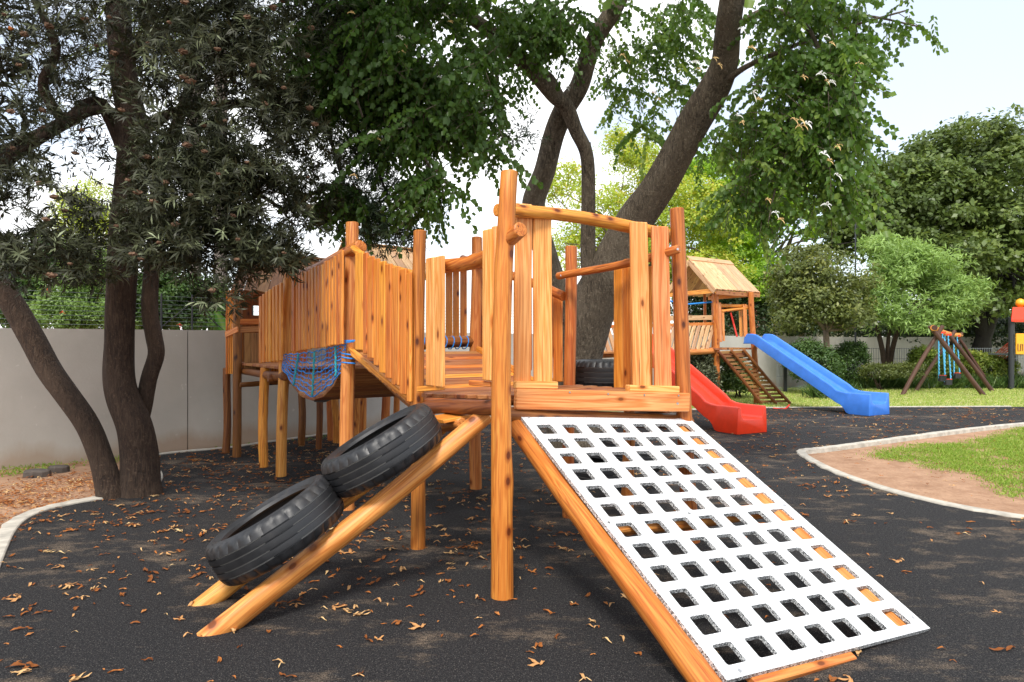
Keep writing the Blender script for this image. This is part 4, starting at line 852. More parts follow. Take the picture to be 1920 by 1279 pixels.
# sagging plank bridge G-H
sag = [(640, 690), (625, 722), (605, 742), (585, 749), (565, 742), (548, 722), (532, 696)]
sg = [SU(a, b, .10) for a, b in sag]; path = []
for i in range(len(sg)-1):
    for k in range(3): path.append(sg[i].lerp(sg[i+1], k/3))
path.append(sg[-1])
for i in range(len(path)-1):
    a, b = path[i], path[i+1]; q = (a+b)/2; board('bridge_plank', q, q+U*1.25, (b-a).length*.94, .03, 'deck_wood', ps, (b-a))
# flat landing deck behind the bridge and under the playhouse
pl0 = FR(.05, 4.05, 1.10)
for k in range(14):
    q = FR(.05, 4.1+k*.14, 1.12); board('landing_plank', q, q+U*1.3, .13, .028, 'deck_wood', ps, V)
for u_ in (.08, 1.3): log('beam', FR(u_, 4.0, 1.04), FR(u_, 6.05, 1.02), .045, .04, 'log_dark', ps)
log('beam', FR(0, 5.5, .88), FR(1.1, 5.5, .90), .03, .03, 'log_dark', ps)
log('beam', FR(0, 4.35, 1.0), FR(1.3, 4.35, 1.0), .045, .045, 'log_dark', ps)
# under-deck joists of the second landing
for k in range(5):
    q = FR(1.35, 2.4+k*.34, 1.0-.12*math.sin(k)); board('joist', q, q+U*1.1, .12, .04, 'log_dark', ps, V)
# blue net beside the bridge
ntp = [(532, 666), (560, 664), (590, 660), (620, 653), (648, 646)]; nbt = [(529, 690), (550, 722), (585, 746), (622, 720), (646, 690)]
tp = [SU(a, b, .03) for a, b in ntp]; bt = [SU(a, b, .05) for a, b in nbt]
def along(pl, t_):
    x = t_*(len(pl)-1); i = min(int(x), len(pl)-2); return pl[i].lerp(pl[i+1], x-i)
mb = MB()
for k in range(19): t_ = k/18; addtube(mb, [along(tp, t_), along(bt, t_)+V*.02*math.sin(k)], .0022, 4, cap=False)
for k in range(9):
    s_ = k/8; pp = [along(tp, i/30).lerp(along(bt, i/30), s_)+U*.006*math.sin(i*1.3+k*2)+upv*(.008*math.sin(i*2.1+k)) for i in range(31)]; addtube(mb, pp, .0062 if k % 2 == 0 else .0045, 5)
net = mb.build('net', 'blue_rope', ps, True)
for t_ in (.27, .52, .86):
    a, b = along(tp, t_), along(bt, t_); mb = MB(); addtube(mb, [a.lerp(b, i/14)-U*.012+V*.006*math.sin(i*2) for i in range(15)], [.008+.003*(i % 2) for i in range(15)], 6); mb.build('rope_strand', 'teal_rope', net, True)
for k, (a, b, c_, d_) in enumerate(((637, 640, 668, 639), (640, 663, 668, 667), (640, 670, 667, 674), (641, 680, 667, 682), (638, 644, 664, 641))):
    mb = MB(); e0 = P(a, b, 5.70); e1 = P(c_, d_, 5.66); addtube(mb, [e0, (e0+e1)/2+Vector((0, -.03, 0)), e1], .006, 6); mb.build('rope_tie', 'blue_rope', ps, True)
mb = MB(); ch = [SU(a, b, .35) for a, b in ((590, 752), (610, 752), (628, 744), (642, 733), (650, 722))]; addtube(mb, ch, .012, 6, sub=5, wob=.3); mb.build('chain', 'black_metal', ps)
# pickets
def picket(px, w_, top, bot, u=None, v=None, m='picket_wood', th=.022, par=None, tilt=0):
    f = (lambda a, b: SU(a, b, u)) if u is not None else (lambda a, b: SV(a, b, v)); ax = V if u is not None else U
    if u is not None: u += random.uniform(-.008, .008)
    a = f(px, bot); b = f(px+tilt, top); wl_ = (f(px+w_/2, bot)-f(px-w_/2, bot)).length
    n0 = (f(px+w_/2, top-0)-f(px-w_/2, top)).normalized()
    return board('picket', a, b, wl_*.87, th, m, par or ps, ax, ch=.005)
for px, w_, t_, b_ in ((675, 16, 474, 657), (686, 8, 475, 664), (696, 12, 482, 672), (707, 10, 486, 686), (718, 12, 491, 700), (730, 12, 496, 710), (743, 14, 501, 723), (757, 13, 505, 740), (768, 8, 512, 754)):
    picket(px, w_, t_, b_, u=-.02)
for k in range(16):
    px = 551+k*6.0; t_ = k/15; top = 519-30*t_-17*t_*t_; picket(px+random.uniform(-.3, .3), 5.6, top+random.uniform(-2, 2), 660-14*t_+random.uniform(-1, 1), u=-.02)
for k, (px, w_, t_) in enumerate(((489, 5, 556), (495, 5, 552), (501, 5, 547), (507, 5, 543), (514, 5, 538), (520, 5, 535), (527, 5, 531))): picket(px, w_, t_, 681-k*.8, u=-.02)
picket(808, 17, 484, 724, u=-.02, m='pine_board'); picket(825, 17, 481, 726, u=-.02, m='pine_board')
picket(915, 19, 431, 714, u=-.03, m='pine_board'); picket(928, 9, 425, 716, u=-.02, m='pine_board')
# far side pickets (seen between the boards)
for px, w_, t_, b_ in ((842, 12, 492, 640), (855, 11, 496, 640), (869, 12, 494, 640), (905, 14, 500, 660), (922, 12, 505, 668)): picket(px, w_, t_, b_, u=1.46)
for px, w_, t_, b_ in ((1046, 18, 548, 716), (1029, 14, 540, 700), (1010, 14, 535, 698), (990, 14, 530, 695), (970, 14, 520, 690), (950, 14, 515, 685)): picket(px, w_, t_, b_, u=1.46)
for px, w_, t_, b_ in ((760, 8, 520, 640), (790, 8, 520, 640), (812, 8, 515, 640), (828, 8, 508, 640)): picket(px, w_, t_, b_, u=1.46)
# top rails
def rail(a, b, r0, r1, m='log_pale', bend=(0, 0, 0), seed=None): return log('rail', a, b, r0, r1, m, ps, bend, seed=seed)
rail(SU(826, 502, .04), SU(979, 432, .04), .042, .043, 'post_wood', (0, 0, -.05), 51)
rail(SV(930, 394, .30), SV(1262, 441, .30), .040, .043, 'post_wood', (0, 0, .02), 52)
rail(FR(1.56, .0, 0)*Vector((1, 1, 0))+Vector((0, 0, P(0, 466, 4.7).z)) if False else P(1274, 466, 4.72), P(1046, 519, 5.42), .030, .030, 'post_wood', (0, 0, -.02), 53)
rail(SU(1056, 555, 1.36), SU(868, 484, 1.36), .040, .036, 'post_wood', seed=54)
rail(SU(776, 516, .04), SU(664, 466, .04), .028, .030, 'post_wood', (0, 0, -.04), 55)
rail(P(678, 462, 5.62), SU(560, 512, .05), .052, .04, 'post_wood', (0, 0, -.03), 56)
rail(SU(885, 497, 1.38), SU(780, 520, 1.38), .030, .03, 'post_wood', seed=57)
# front boards
pA = P(967, 748, 4.25); pB = P(1290, 755, 4.80); fn = Vector((-(pB-pA).y, (pB-pA).x, 0)).normalized()
def FP(px, py, off=0.0): return ONP(px, py, pA+fn*off, fn)
def fboard(px, w_, t_, b_, off, m='pine_board', tilt=0, th=.026):
    a = FP(px, b_, off); b = FP(px+tilt, t_, off); wl_ = (FP(px+w_/2, b_, off)-FP(px-w_/2, b_, off)).length
    return board('upright_board', a, b, wl_, th, m, ps, (pB-pA), ch=.006)
fboard(979, 31, 383, 718, .05, tilt=3); fboard(1018, 34, 389, 722, .05, tilt=-2)
fboard(1203, 32, 417, 732, .05, tilt=-6); fboard(1243, 31, 425, 732, .05, tilt=-6)
board('kick_board', FP(967, 722, .0)+fn*.02, FP(1046, 723, .0)+fn*.02, .045, .05, 'pine_board', ps, upv)
board('kick_board', FP(1180, 729, .0)+fn*.02, FP(1273, 731, .0)+fn*.02, .045, .06, 'pine_board', ps, upv)
fb = board('front_board', FP(966, 748.5), FP(1290, 755), .128, .045, 'pine_board', ps, upv, ch=.006)
for px, py in ((1068, 735), (1140, 738), (1208, 740), (1272, 741)):
    q = FP(px, py+1, -.024); mb = MB(); addtube(mb, [q, q-fn*.004], .006, 8); mb.build('screw', 'steel', fb)
board('kick_board', SU(885, 718, .0), SU(926, 721, .0), .03, .05, 'picket_wood', ps, upv)
board('kick_board', SU(786, 730, .0), SU(829, 727, .0), .035, .04, 'picket_wood', ps, upv)
# boards on the far right side
for px, w_, t_, b_ in ((1160, 18, 492, 734), (1177, 16, 486, 734)): picket(px, w_, t_, b_, u=1.52, m='picket_wood')
picket(1219, 8, 500, 730, u=1.52)
for c_, y_ in ((P(1057, 555, 5.30), 1),): pass
# bolts
for px, py, y in ((1270, 468, 4.70), (1052, 517, 5.40), (1270, 757, 4.7)):
    mb = MB(); q = P(px, py, y-.03); addtube(mb, [q, q+Vector((0, -.012, 0))], .008, 8); mb.build('bolt', 'steel', ps)
# ---- climbing ramp: white board with square holes
h00 = P(900+275*.45833, 740+142*.45833, 4.19); h60 = P(900+843*.45833, 740+137*.45833, 4.70); h11 = P(900+1015*.45833, 740+1060*.45833, 2.84)
pn = (h60-h00).cross(h11-h00).normalized();  pn = pn if pn.z > 0 else -pn
cnr = {k: ONP(a, b, h00, pn) for k, (a, b) in dict(TL=(970, 774), TR=(1283, 777), BL=(1364, 1280), BR=(1746, 1179)).items()}
hom = np.array([[49.88324, 19.0849981, 65.6050279], [2.81008577, 20.9657121, 165.865857], [.0202152717, -.029361458, 1.]])
def uvpt(u, v):
    q = hom @ np.array([u, v, 1.]); return ONP(960+q[0]/q[2], 639.5+q[1]/q[2], h00, pn)
Xd = (uvpt(3, 11)-uvpt(3, 0)).normalized()                # down the slope
Yd = pn.cross(Xd).normalized();
if Yd.x < 0: Yd = -Yd
org = cnr['BL']; Mp = Matrix(((Yd.x, -Xd.x, pn.x, org.x), (Yd.y, -Xd.y, pn.y, org.y), (Yd.z, -Xd.z, pn.z, org.z), (0, 0, 0, 1))); Mpi = Mp.inverted()
vs, fs, mi = [], [], []; th = .022; NR = 16; hs_ = .315
def cellbox(u0, u1, v0, v1): return [(u0, v0), (u1, v0), (u1, v1), (u0, v1)]
def put(u, v, d): p = Mpi @ uvpt(u, v); vs.append((p.x, p.y, p.z-d)); return len(vs)-1
def sq(i, h, rnd_=None):
    a = (i+.5)/NR*2*math.pi; c, s = math.cos(a), math.sin(a)
    if rnd_ is None: m_ = max(abs(c), abs(s)); return c/m_*h, s/m_*h
    q_, k_ = divmod(i, 4); th_ = (q_+k_/3)*math.pi/2; r_ = h*.22; sx = 1 if q_ in (0, 3) else -1; sy = 1 if q_ in (0, 1) else -1
    return sx*(h-r_)+r_*math.cos(th_), sy*(h-r_)+r_*math.sin(th_)
UE0, UE1, VE0, VE1 = -.5, 6.5, -.5, 11.5
# corner vertices per lattice and hole walls
lat = {}
def latv(i, j, d):
    k = (i, j, d)
    if k not in lat: lat[k] = put(i-.5, j-.5, d)
    return lat[k]
for ci in range(7):
    for cj in range(12):
        for d, flip in ((0, False), (th, True)):
            ring = [put(ci+sq(i, .290, 1)[0], cj+sq(i, .335, 1)[1], d) for i in range(NR)]
            cn = [latv(ci+1, cj+1, d), latv(ci, cj+1, d), latv(ci, cj, d), latv(ci+1, cj, d)]    # at 45,135,225,315 deg
            for q_ in range(4):
                # vertices between corner q_-1 and q_ : fan
                idx = [(q_*4+k_-2) % NR for k_ in range(4)]
                c0, c1 = cn[(q_-1) % 4], cn[q_]
                loop = [c0, c1]+[ring[k_] for k_ in reversed(idx)]
                loop = tuple(loop) if flip else tuple(reversed(loop))
                fs.append(loop); mi.append(0)
                b0 = ring[(q_*4+1) % NR]; b1 = ring[(q_*4+2) % NR]
                tri = (cn[q_], b1, b0); fs.append(tri if flip else tri[::-1]); mi.append(0)
            if d == 0: top = ring
            else:
                for i in range(NR): j = (i+1) % NR; fs.append((top[i], top[j], ring[j], ring[i])); mi.append(1)
# margins
cuv = {k: (Hi_[0], Hi_[1]) for k, Hi_ in dict(TL=(-.613, -1.25), TR=(6.70, -1.19), BL=(-.60, 11.72), BR=(6.74, 11.62)).items()}
def marg(pts_, d): return [put(u, v, d) for u, v in pts_]
for d, flip in ((0, False), (th, True)):
    TL_, TR_, BL_, BR_ = (put(*cuv[k], d) for k in ('TL', 'TR', 'BL', 'BR'))
    t_ = (TL_,)+(TR_,)+tuple(latv(i, 0, d) for i in range(7, -1, -1)); b_ = tuple(latv(i, 12, d) for i in range(8))+(BR_, BL_)
    l_ = tuple(latv(0, j, d) for j in range(13))+(BL_, TL_); r_ = (TR_, BR_)+tuple(latv(7, j, d) for j in range(12, -1, -1))
    for q_ in (t_, b_, l_, r_):
        fs.append(q_[::-1] if not flip else q_); mi.append(0)
    if d == 0: E0 = (TL_, TR_, BR_, BL_)
    else:
        E1 = (TL_, TR_, BR_, BL_)
        for i in range(4): j = (i+1) % 4; fs.append((E0[i], E0[j], E1[j], E1[i])); mi.append(1)
pan = obj('climbing_board', vs, fs, ['panel_white', 'panel_edge'], ps, Mp, False, mi)
import bmesh
bm_ = bmesh.new(); bm_.from_mesh(pan.data); bmesh.ops.recalc_face_normals(bm_, faces=bm_.faces); bm_.to_mesh(pan.data); bm_.free()
for u, v in ((-.33, -.9), (2.6, -.95), (6.1, -.85), (-.45, 5.6), (2.5, 5.5), (6.52, 5.5), (-.1, 11.55), (2.55, 11.55), (6.55, 11.15)):
    q = uvpt(u, v); mb = MB(); addtube(mb, [q-pn*.002, q+pn*.003], .009, 10); mb.build('screw', 'steel', pan)
def under(u, v, d): return uvpt(u, v)-pn*(th+d)
log('ramp_log', under(-.55, -1.1, .05)-Yd*.03, under(-.62, 12.6, .055)-Yd*.03, .056, .060, 'post_wood', ps, seed=61, cutz=0)
log('ramp_log', under(6.2, -.7, .05), under(6.25, 11.5, .05), .052, .055, 'log_pale', ps, seed=62, cutz=0)
log('ramp_crossbar', under(-.2, 5.4, .045), under(6.2, 5.3, .045), .042, .042, 'log_pale', ps, seed=63)
board('ramp_crossbar', under(.2, 11.75, .018), under(3.6, 11.7, .018), .06, .035, 'log_pale', ps, Xd)
# ---- tyre ramp
F0 = Vector((-1.40, 3.36, .0)); F1 = Vector((-1.62, 3.72, 0)); T0 = P(912, 780, 4.0); T1 = P(862, 768, 4.45); rd0 = (T0-F0).normalized()
log('ramp_log', F0-rd0*.10, T0, .060, .050, 'log_pale', ps, seed=71)
log('ramp_log', F1-rd0*.10, T1, .055, .048, 'log_pale', ps, seed=72)
log('ramp_crossbar', P(868, 797, 4.02), P(800, 799, 4.5), .036, .034, 'log_pale', ps, seed=73)
for k in range(2):
    a = P(858, 776+k*8, 4.12-.08*k); b = P(800, 776+k*8, 4.45-.08*k)
board('ramp_step', P(852, 786, 4.15)-U*.13, P(852, 786, 4.15)+U*.15+Vector((0, 0, .03)), .20, .022, 'picket_wood', ps, V)
def tyre_mesh(Ro, Ri, Wd, seg=132):
    h = Wd/2
    prof = [(Ri+.012, -h*.62), (Ri, -h*.72), (Ri+.012, -h*.86), (Ri+.04, -h*.97), (Ri+.045, -h*1.01), (Ri+.052, -h*.98), (Ro-.055, -h*1.0), (Ro-.03, -h*.96), (Ro-.014, -h*.86), (Ro-.006, -h*.72)]
    for g in (-.50, -.18, .18, .50):
        c = g*h; prof += [(Ro, c-.0040), (Ro-.008, c-.0032), (Ro-.008, c+.0032), (Ro, c+.0040)]
        prof.append((Ro+.001, c+h*.16))
    prof = prof[:-1]
    prof += [(Ro-.006, h*.72), (Ro-.014, h*.86), (Ro-.03, h*.96), (Ro-.055, h*1.0), (Ri+.052, h*.98), (Ri+.045, h*1.01), (Ri+.04, h*.97), (Ri+.012, h*.86), (Ri, h*.72), (Ri+.012, h*.62)]
    prof += [(Ri+.03, h*.80), (Ro-.045, h*.80), (Ro-.026, h*.55), (Ro-.022, 0), (Ro-.026, -h*.55), (Ro-.045, -h*.80), (Ri+.03, -h*.80)]
    n = len(prof); vs, fs, mi = [], [], []
    gro = {i for i in range(n-1) if False or abs(prof[i][0]-(Ro-.008)) < 1e-6 and abs(prof[i+1][0]-(Ro-.008)) < 1e-6}
    for i in range(seg):
        an = i/seg*2*math.pi
        for r, z in prof:
            if r > Ro-.016 and abs(z) > h*.56 and i % 4 == 0: r -= .011
            vs.append((r*math.cos(an), r*math.sin(an), z))
    for i in range(seg):
        j = (i+1) % seg
        for k in range(n):
            l = (k+1) % n; fs.append((i*n+k, j*n+k, j*n+l, i*n+l)); mi.append(1 if k in gro and ((i//9)*7 % 11) > 1 else 0)
    return vs, fs, mi
def tyre(c, ax, Ro, Ri, Wd, parent, label):
    M, _ = zframe(c, Vector(c)+Vector(ax)); v, f, mi = tyre_mesh(Ro, Ri, Wd)
    o = obj('tyre', v, f, ['tyre_rubber', 'groove_dust'], parent, M, True, mi)
    o.data.set_sharp_from_angle(angle=R(28)); o['label'] = label; return o
rd = (T0-F0).normalized(); rc_ = (F1-F0).normalized(); rn = rd.cross(rc_).normalized(); rn = rn if rn.z > 0 else -rn
mid = (F0+F1)/2
t1c = ONP(519, 990, mid+rn*.165, rn); t2c = ONP(719, 845, mid+rn*.165, rn)
rn1 = (rn+Vector((.02, .20, 0))).normalized()
tyre(t1c, rn1, .358, .245, .235, ps, 'lower car tyre bolted flat on the log ramp')
tyre(t2c+rn*.01, (rn+Vector((.02, .20, 0))).normalized(), .342, .235, .225, ps, 'upper car tyre bolted flat on the log ramp')
# tyres behind the deck
tyre(P(1146, 700, 5.95)+Vector((0, .1, -.01)), (0, 0, 1), .33, .20, .24, ps, 'car tyre lying flat behind the front boards')
tyre(P(1175, 850, 6.6), (.25, .1, .95), .34, .21, .22, ps, 'car tyre low behind the white climbing board')
tyre(P(1112, 882, 6.2), (.1, .0, 1), .33, .21, .22, ps, 'car tyre resting near the ground under the deck')
# ---- playhouse at the far end
def quad(name, pts, th_, m, parent, n=8):
    """planked slab: pts a(top-left) b(top-right) c(bottom-right) d(bottom-left); planks run from ridge to eave"""
    a, b, c, d = pts; nn = (b-a).cross(d-a).normalized(); os_ = []
    for k in range(n):
        t0 = k/n+.004; t1 = (k+1)/n-.004
        p = a.lerp(b, (t0+t1)/2); q = d.lerp(c, (t0+t1)/2); wd = (d.lerp(c, t1)-d.lerp(c, t0)).length; wd2 = (a.lerp(b, t1)-a.lerp(b, t0)).length
        board(name, q, p, max(wd, wd2)*.99, th_, m, parent, (b-a), ch=.003)
z_r = 2.46; z_e = 2.04
ra = FR(-.12, 5.75, 2.44)
rA = P(455, 479, 8.9); rB = rA+U*1.45; rB.z = rA.z; eA = P(432, 546, 8.25); eB = eA+U*1.45
house = ps
quad('roof_plank', (rA, rB, eB, eA), .022, 'roof_brown', ps, 10)
bA = rA+(rA-eA)*1.0; bA.z = eA.z; bB = bA+U*1.45
quad('roof_plank', (rA, rB, bB, bA), .022, 'roof_brown', ps, 10)
board('ridge_board', rA+upv*.02-V*.03, rB+upv*.02-V*.03, .09, .02, 'roof_brown', ps, V)
for k in range(6):   # left side wall slats
    px = 425+k*4; board('wall_plank', P(px, 702, 8.55-.03*k), P(px, 545, 8.55-.03*k), .025, .02, 'picket_wood', ps, V)
board('wall_plank', P(423, 628, 8.52), P(446, 618, 8.30), .07, .02, 'pine_board', ps, upv)
wq = P(450, 0, 8.38)
def HW(px, py): return ONP(px, py, wq, V)
for px, w_ in ((464, 11), (478, 14)): board('wall_plank', HW(px, 700), HW(px, 625), .075 if w_ == 11 else .09, .022, 'roof_brown', ps, U)
board('wall_plank', HW(450, 619), HW(500, 617), .07, .024, 'deck_wood', ps, upv); board('wall_plank', HW(450, 604), HW(500, 603), .07, .024, 'picket_wood', ps, upv)
board('wall_plank', HW(450, 549), HW(500, 549), .05, .03, 'deck_wood', ps, upv)
for px in (520, 545, 565): board('wall_plank', HW(px, 700), HW(px, 548), .15, .022, 'picket_wood', ps, U)
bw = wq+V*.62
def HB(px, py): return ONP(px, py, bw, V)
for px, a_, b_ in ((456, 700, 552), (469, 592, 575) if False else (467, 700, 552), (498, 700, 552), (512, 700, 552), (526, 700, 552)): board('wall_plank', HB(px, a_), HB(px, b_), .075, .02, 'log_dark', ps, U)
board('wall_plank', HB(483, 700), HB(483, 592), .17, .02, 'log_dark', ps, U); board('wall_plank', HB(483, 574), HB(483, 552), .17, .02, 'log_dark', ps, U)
# second small roof behind the walkway
r0 = P(640, 455, 9.3); r1 = P(782, 470, 10.2); r1.z = r0.z; e0 = r0-V*.62-upv*.48; e1 = r1-V*.62-upv*.48; f0 = r0+V*.62-upv*.48; f1 = r1+V*.62-upv*.48
quad('roof_plank', (r0, r1, e1, e0), .022, 'roof_wood', ps, 9); quad('roof_plank', (r0, r1, f1, f0), .022, 'roof_wood', ps, 9)
board('ridge_board', r0+upv*.02, r1+upv*.02, .10, .02, 'roof_wood', ps, V)
for q in (e0, e1, f0, f1):
    q = q*.9+(r0+r1)/2*.1; log('post', Vector((q.x, q.y, -.04)), Vector((q.x, q.y, e0.z+.04)), .05, .045, 'post_wood', ps)
q = (r0+r1)/2
for k in range(12):
    a_ = r0.lerp(r1, (k+.5)/12)+V*.5; board('wall_plank', Vector((a_.x, a_.y, 1.05)), Vector((a_.x, a_.y, 1.9)), .09, .02, 'picket_wood', ps, U)
for k in range(8):
    a_ = r0.lerp(r1, .05)+V*(-.5+k*.14); b_ = a_+U*1.2; board('landing_plank', Vector((a_.x, a_.y, 1.05)), Vector((b_.x, b_.y, 1.05)), .13, .028, 'deck_wood', ps, V)

# ============================================================ SECOND PLAYSET (slides)
p2 = thing('wooden_playset', (4.6, 15, 0), 'smaller wooden playset with pitched roof, blue slide and red slide across the rubber', 'playset')
Uw = Vector((.85, .52, 0)).normalized(); Ud = Vector((.52, -.85, 0)).normalized()      # across / down the slides
ps_save = ps; ps = p2
def post2(px0, py0, px1, py1, Y, w_):
    a = P(px1, py1, Y); a.z = -.03; log('post', a, P(px0, py0, Y), w_/2/F*Y, w_/2/F*Y*.92, 'post_wood', p2, seed=px0, rough=.02)
post2(1342, 545, 1344, 752, 15.3, 12); post2(1409, 548, 1418, 760, 15.75, 11); post2(1321, 552, 1322, 740, 17.0, 6); post2(1337, 552, 1337, 740, 16.4, 7)
# roof
eL = P(1342, 543, 15.1); eR = P(1424, 548, 16.1); eR.z = eL.z; eR = eL+(eR-eL)
rL = P(1293, 487, 15.9); rR = rL+(eR-eL)*.98; 
quad('roof_plank', (rL, rR, eR, eL), .03, 'roof_wood', p2, 8)
bL_ = rL+(rL-eL); bL_.z = eL.z; bR_ = bL_+(eR-eL); quad('roof_plank', (rL, rR, bR_, bL_), .03, 'roof_wood', p2, 8)
board('ridge_board', rL+upv*.03-(eR-eL)*.02, rR+upv*.03, .16, .025, 'roof_wood', p2, (eL-rL))
board('barge_board', rL-upv*.05-(eR-eL)*.015, eL-upv*.05-(eR-eL)*.015, .13, .03, 'roof_wood', p2, upv)
board('barge_board', rL-upv*.05-(eR-eL)*.015, bL_-upv*.05-(eR-eL)*.015, .13, .03, 'roof_wood', p2, upv)
board('fascia_board', eL-upv*.07, eR-upv*.07, .09, .03, 'deck_wood', p2, upv)
board('tie_beam', eL-upv*.03, bL_-upv*.03, .10, .04, 'picket_wood', p2, upv); board('tie_beam', eR-upv*.03, bR_-upv*.03, .10, .04, 'picket_wood', p2, upv)
# deck
dk = P(1346, 655, 15.2); 
for k in range(7):
    a = dk+(eR-eL)*(k/7); board('deck_plank', a, a+(bL_-eL)*.9, .15, .04, 'deck_wood', p2, (eR-eL))
log('beam', P(1345, 668, 15.3), P(1400, 665, 15.7), .06, .06, 'log_dark', p2)
# rails and boards beside the slide
log('rail', P(1342, 573, 15.5), P(1412, 576, 16.0), .04, .04, 'post_wood', p2); log('rail', P(1352, 585, 15.5), P(1408, 577, 15.9), .035, .035, 'post_wood', p2)
for px, w_, t_, b_, y in ((1350, 9, 568, 642, 15.4), (1357, 5, 580, 640, 15.5), (1390, 7, 575, 632, 15.9), (1398, 9, 571, 632, 15.8)):
    board('upright_board', P(px, b_, y), P(px-2, t_, y), w_/F*y, .03, 'pine_board', p2, Uw)
mb = MB(); addtube(mb, [P(1370, 587, 15.6), P(1376, 608, 15.6), P(1382, 632, 15.5)], .02, 6, wob=.15); mb.build('climbing_rope', 'red_rope', p2)
mb = MB(); addtube(mb, [P(1255, 565, 15), P(1290, 571, 15.4), P(1335, 567, 15.6)], .018, 6); mb.build('rope', 'blue_rope', p2)
# sloping bridge balustrade to the second platform (left)
bs0 = P(1338, 596, 15.4); bs1 = P(1122, 600, 13.4); lo0 = P(1338, 658, 15.3); lo1 = P(1122, 668, 13.3)
board('hand_rail', bs0, bs1, .10, .06, 'roof_wood', p2, upv)
board('hand_rail', bs0-upv*.14, bs1-upv*.14, .07, .04, 'picket_wood', p2, upv)
log('beam', lo0, lo1, .06, .06, 'log_pale', p2)
for k in range(22):
    t0 = k/22; t1 = t0+.07; s_ = -1 if k > 11 else 1
    a = lo0.lerp(lo1, t0 if s_ < 0 else t1); b = bs0.lerp(bs1, t1 if s_ < 0 else t0)
    board('baluster', a, b-upv*.12, .09, .03, 'roof_wood', p2, (lo1-lo0))
for k in range(16):
    a = lo0.lerp(lo1, k/16)+Vector((0, 0, .05)); board('deck_plank', a, a+Vector((-.5, .85, 0))*.9, .15, .03, 'deck_wood', p2, (lo1-lo0))
for px, y in ((1100, 13.2), (1176, 13.2), (1110, 14.3), (1180, 14.5)):
    a = P(px, 700, y); a.z = -.03; log('post', a, P(px, 655, y), .06, .055, 'post_wood', p2)
pd = P(1100, 662, 13.2)
for k in range(6): a = pd+Vector((.0, .17, 0))*k; board('deck_plank', a, a+Vector((.95, .15, 0)), .16, .04, 'deck_wood', p2, (0, 1, 0))
# slatted ramp seen from below
q1, q2, q3, q4 = P(1347, 661, 15.1), P(1393, 651, 15.3), P(1490, 762, 15.0), P(1436, 763, 14.9)
q1.z = 1.18; q2.z = 1.20; q3 = G(1490, 759, 0); q4 = G(1436, 760, 0)
q3 += Vector((0, .25, 0)); q4 += Vector((0, .25, 0))
for a, b in ((q1, q4), (q2, q3), ((q1+q2)/2, (q3+q4)/2)): log('ramp_beam', b, a, .035, .035, 'log_dark', p2, rough=.02)
nb = 14; rnn = (q2-q1).cross(q4-q1).normalized(); rnn = rnn if rnn.y > 0 else -rnn
for k in range(nb):
    t_ = (k+.4)/nb; a = q1.lerp(q4, t_)+rnn*.055; b = q2.lerp(q3, t_)+rnn*.055
    if k % 2: board('ramp_slat', a, b+(b-a)*.06, .05, .025, 'roof_brown', p2, (q4-q1))
    else: board('ramp_slat', a-(b-a)*.03, b, .06, .025, 'roof_brown', p2, (q4-q1))
mb = MB(); addtube(mb, [P(1450, 766, 14.4), P(1470, 768, 14.3), P(1480, 760, 14.5)], .018, 6, sub=4); mb.build('rope', 'red_rope', p2)
def slide(endc, wd, Lh, ztop, rim, m, name, label):
    """endc: ground point below the middle of the slide's end; runs back along -Ud"""
    st = [(0, .215, .41, 0.0), (.02, .215, .41, 0), (.40, .215, .41, 0), (.47, .225, .41, .02), (.52, .235, .415, .10), (.58, .25, .42, .16), (.70, .285, .45, .21), (.80, .35, .53, .27)]
    s0, s1 = .80, Lh-.35; z0, z1 = .35, ztop
    for k in range(1, 9): t_ = k/8; st.append((s0+(s1-s0)*t_, z0+(z1-z0)*t_, .53+(z1+rim-.53)*t_, .27+(z1-.06-.27)*t_))
    st += [(s1+.06, z1+.03, z1+rim+.02, z1-.02), (s1+.15, z1+.04, z1+rim+.03, z1), (Lh-.08, z1+.04, z1+rim+.03, z1), (Lh, z1+.03, z1+rim-.06, z1)]
    h = wd/2; sec = []
    for s_, zf, zr, zb in st:
        fl = .0 if s_ > .6 else .012*(.6-s_)/.6
        zt_ = zr
        pr = [(-h-.02, zb), (-h-fl, (zb+zt_)/2), (-h, zt_-.02), (-h+.012, zt_), (-h+.045, zt_), (-h+.06, zt_-.02), (-h+.08, zf+.05), (-h+.11, zf+.012), (-h+.15, zf), (0, zf-.004),
              (h-.15, zf), (h-.11, zf+.012), (h-.08, zf+.05), (h-.06, zt_-.02), (h-.045, zt_), (h-.012, zt_), (h, zt_-.02), (h+fl, (zb+zt_)/2), (h+.02, zb)]
        sec.append([endc-Ud*s_+Uw*a+Vector((0, 0, b)) for a, b in pr])
    n = len(sec[0]); vs = [p for s_ in sec for p in s_]; fs = []
    for i in range(len(sec)-1):
        for k in range(n): l = (k+1) % n; fs.append((i*n+k, (i+1)*n+k, (i+1)*n+l, i*n+l))
    fs.append(tuple(range(n))); fs.append(tuple(range((len(sec)-1)*n+n-1, (len(sec)-1)*n-1, -1)))
    mb = MB(); mb.add(vs, fs); o = mb.build(name, m, p2, True); o['label'] = label
    b_ = bmesh.new(); b_.from_mesh(o.data); bmesh.ops.recalc_face_normals(b_, faces=b_.faces); b_.to_mesh(o.data); b_.free()
    o.modifiers.new('bevel', 'BEVEL').width = .012; o.modifiers['bevel'].segments = 2; o.modifiers['bevel'].limit_method = 'ANGLE'
    return o
e1 = G(1630, 781); e2 = G(1668, 777.5); Uw = (e2-e1).normalized(); Ud = Vector((Uw.y, -Uw.x, 0)); slide((e1+e2)/2, (e2-e1).length-.03, 2.95, 1.34, .19, 'blue_plastic', 'slide', 'glossy blue plastic slide')
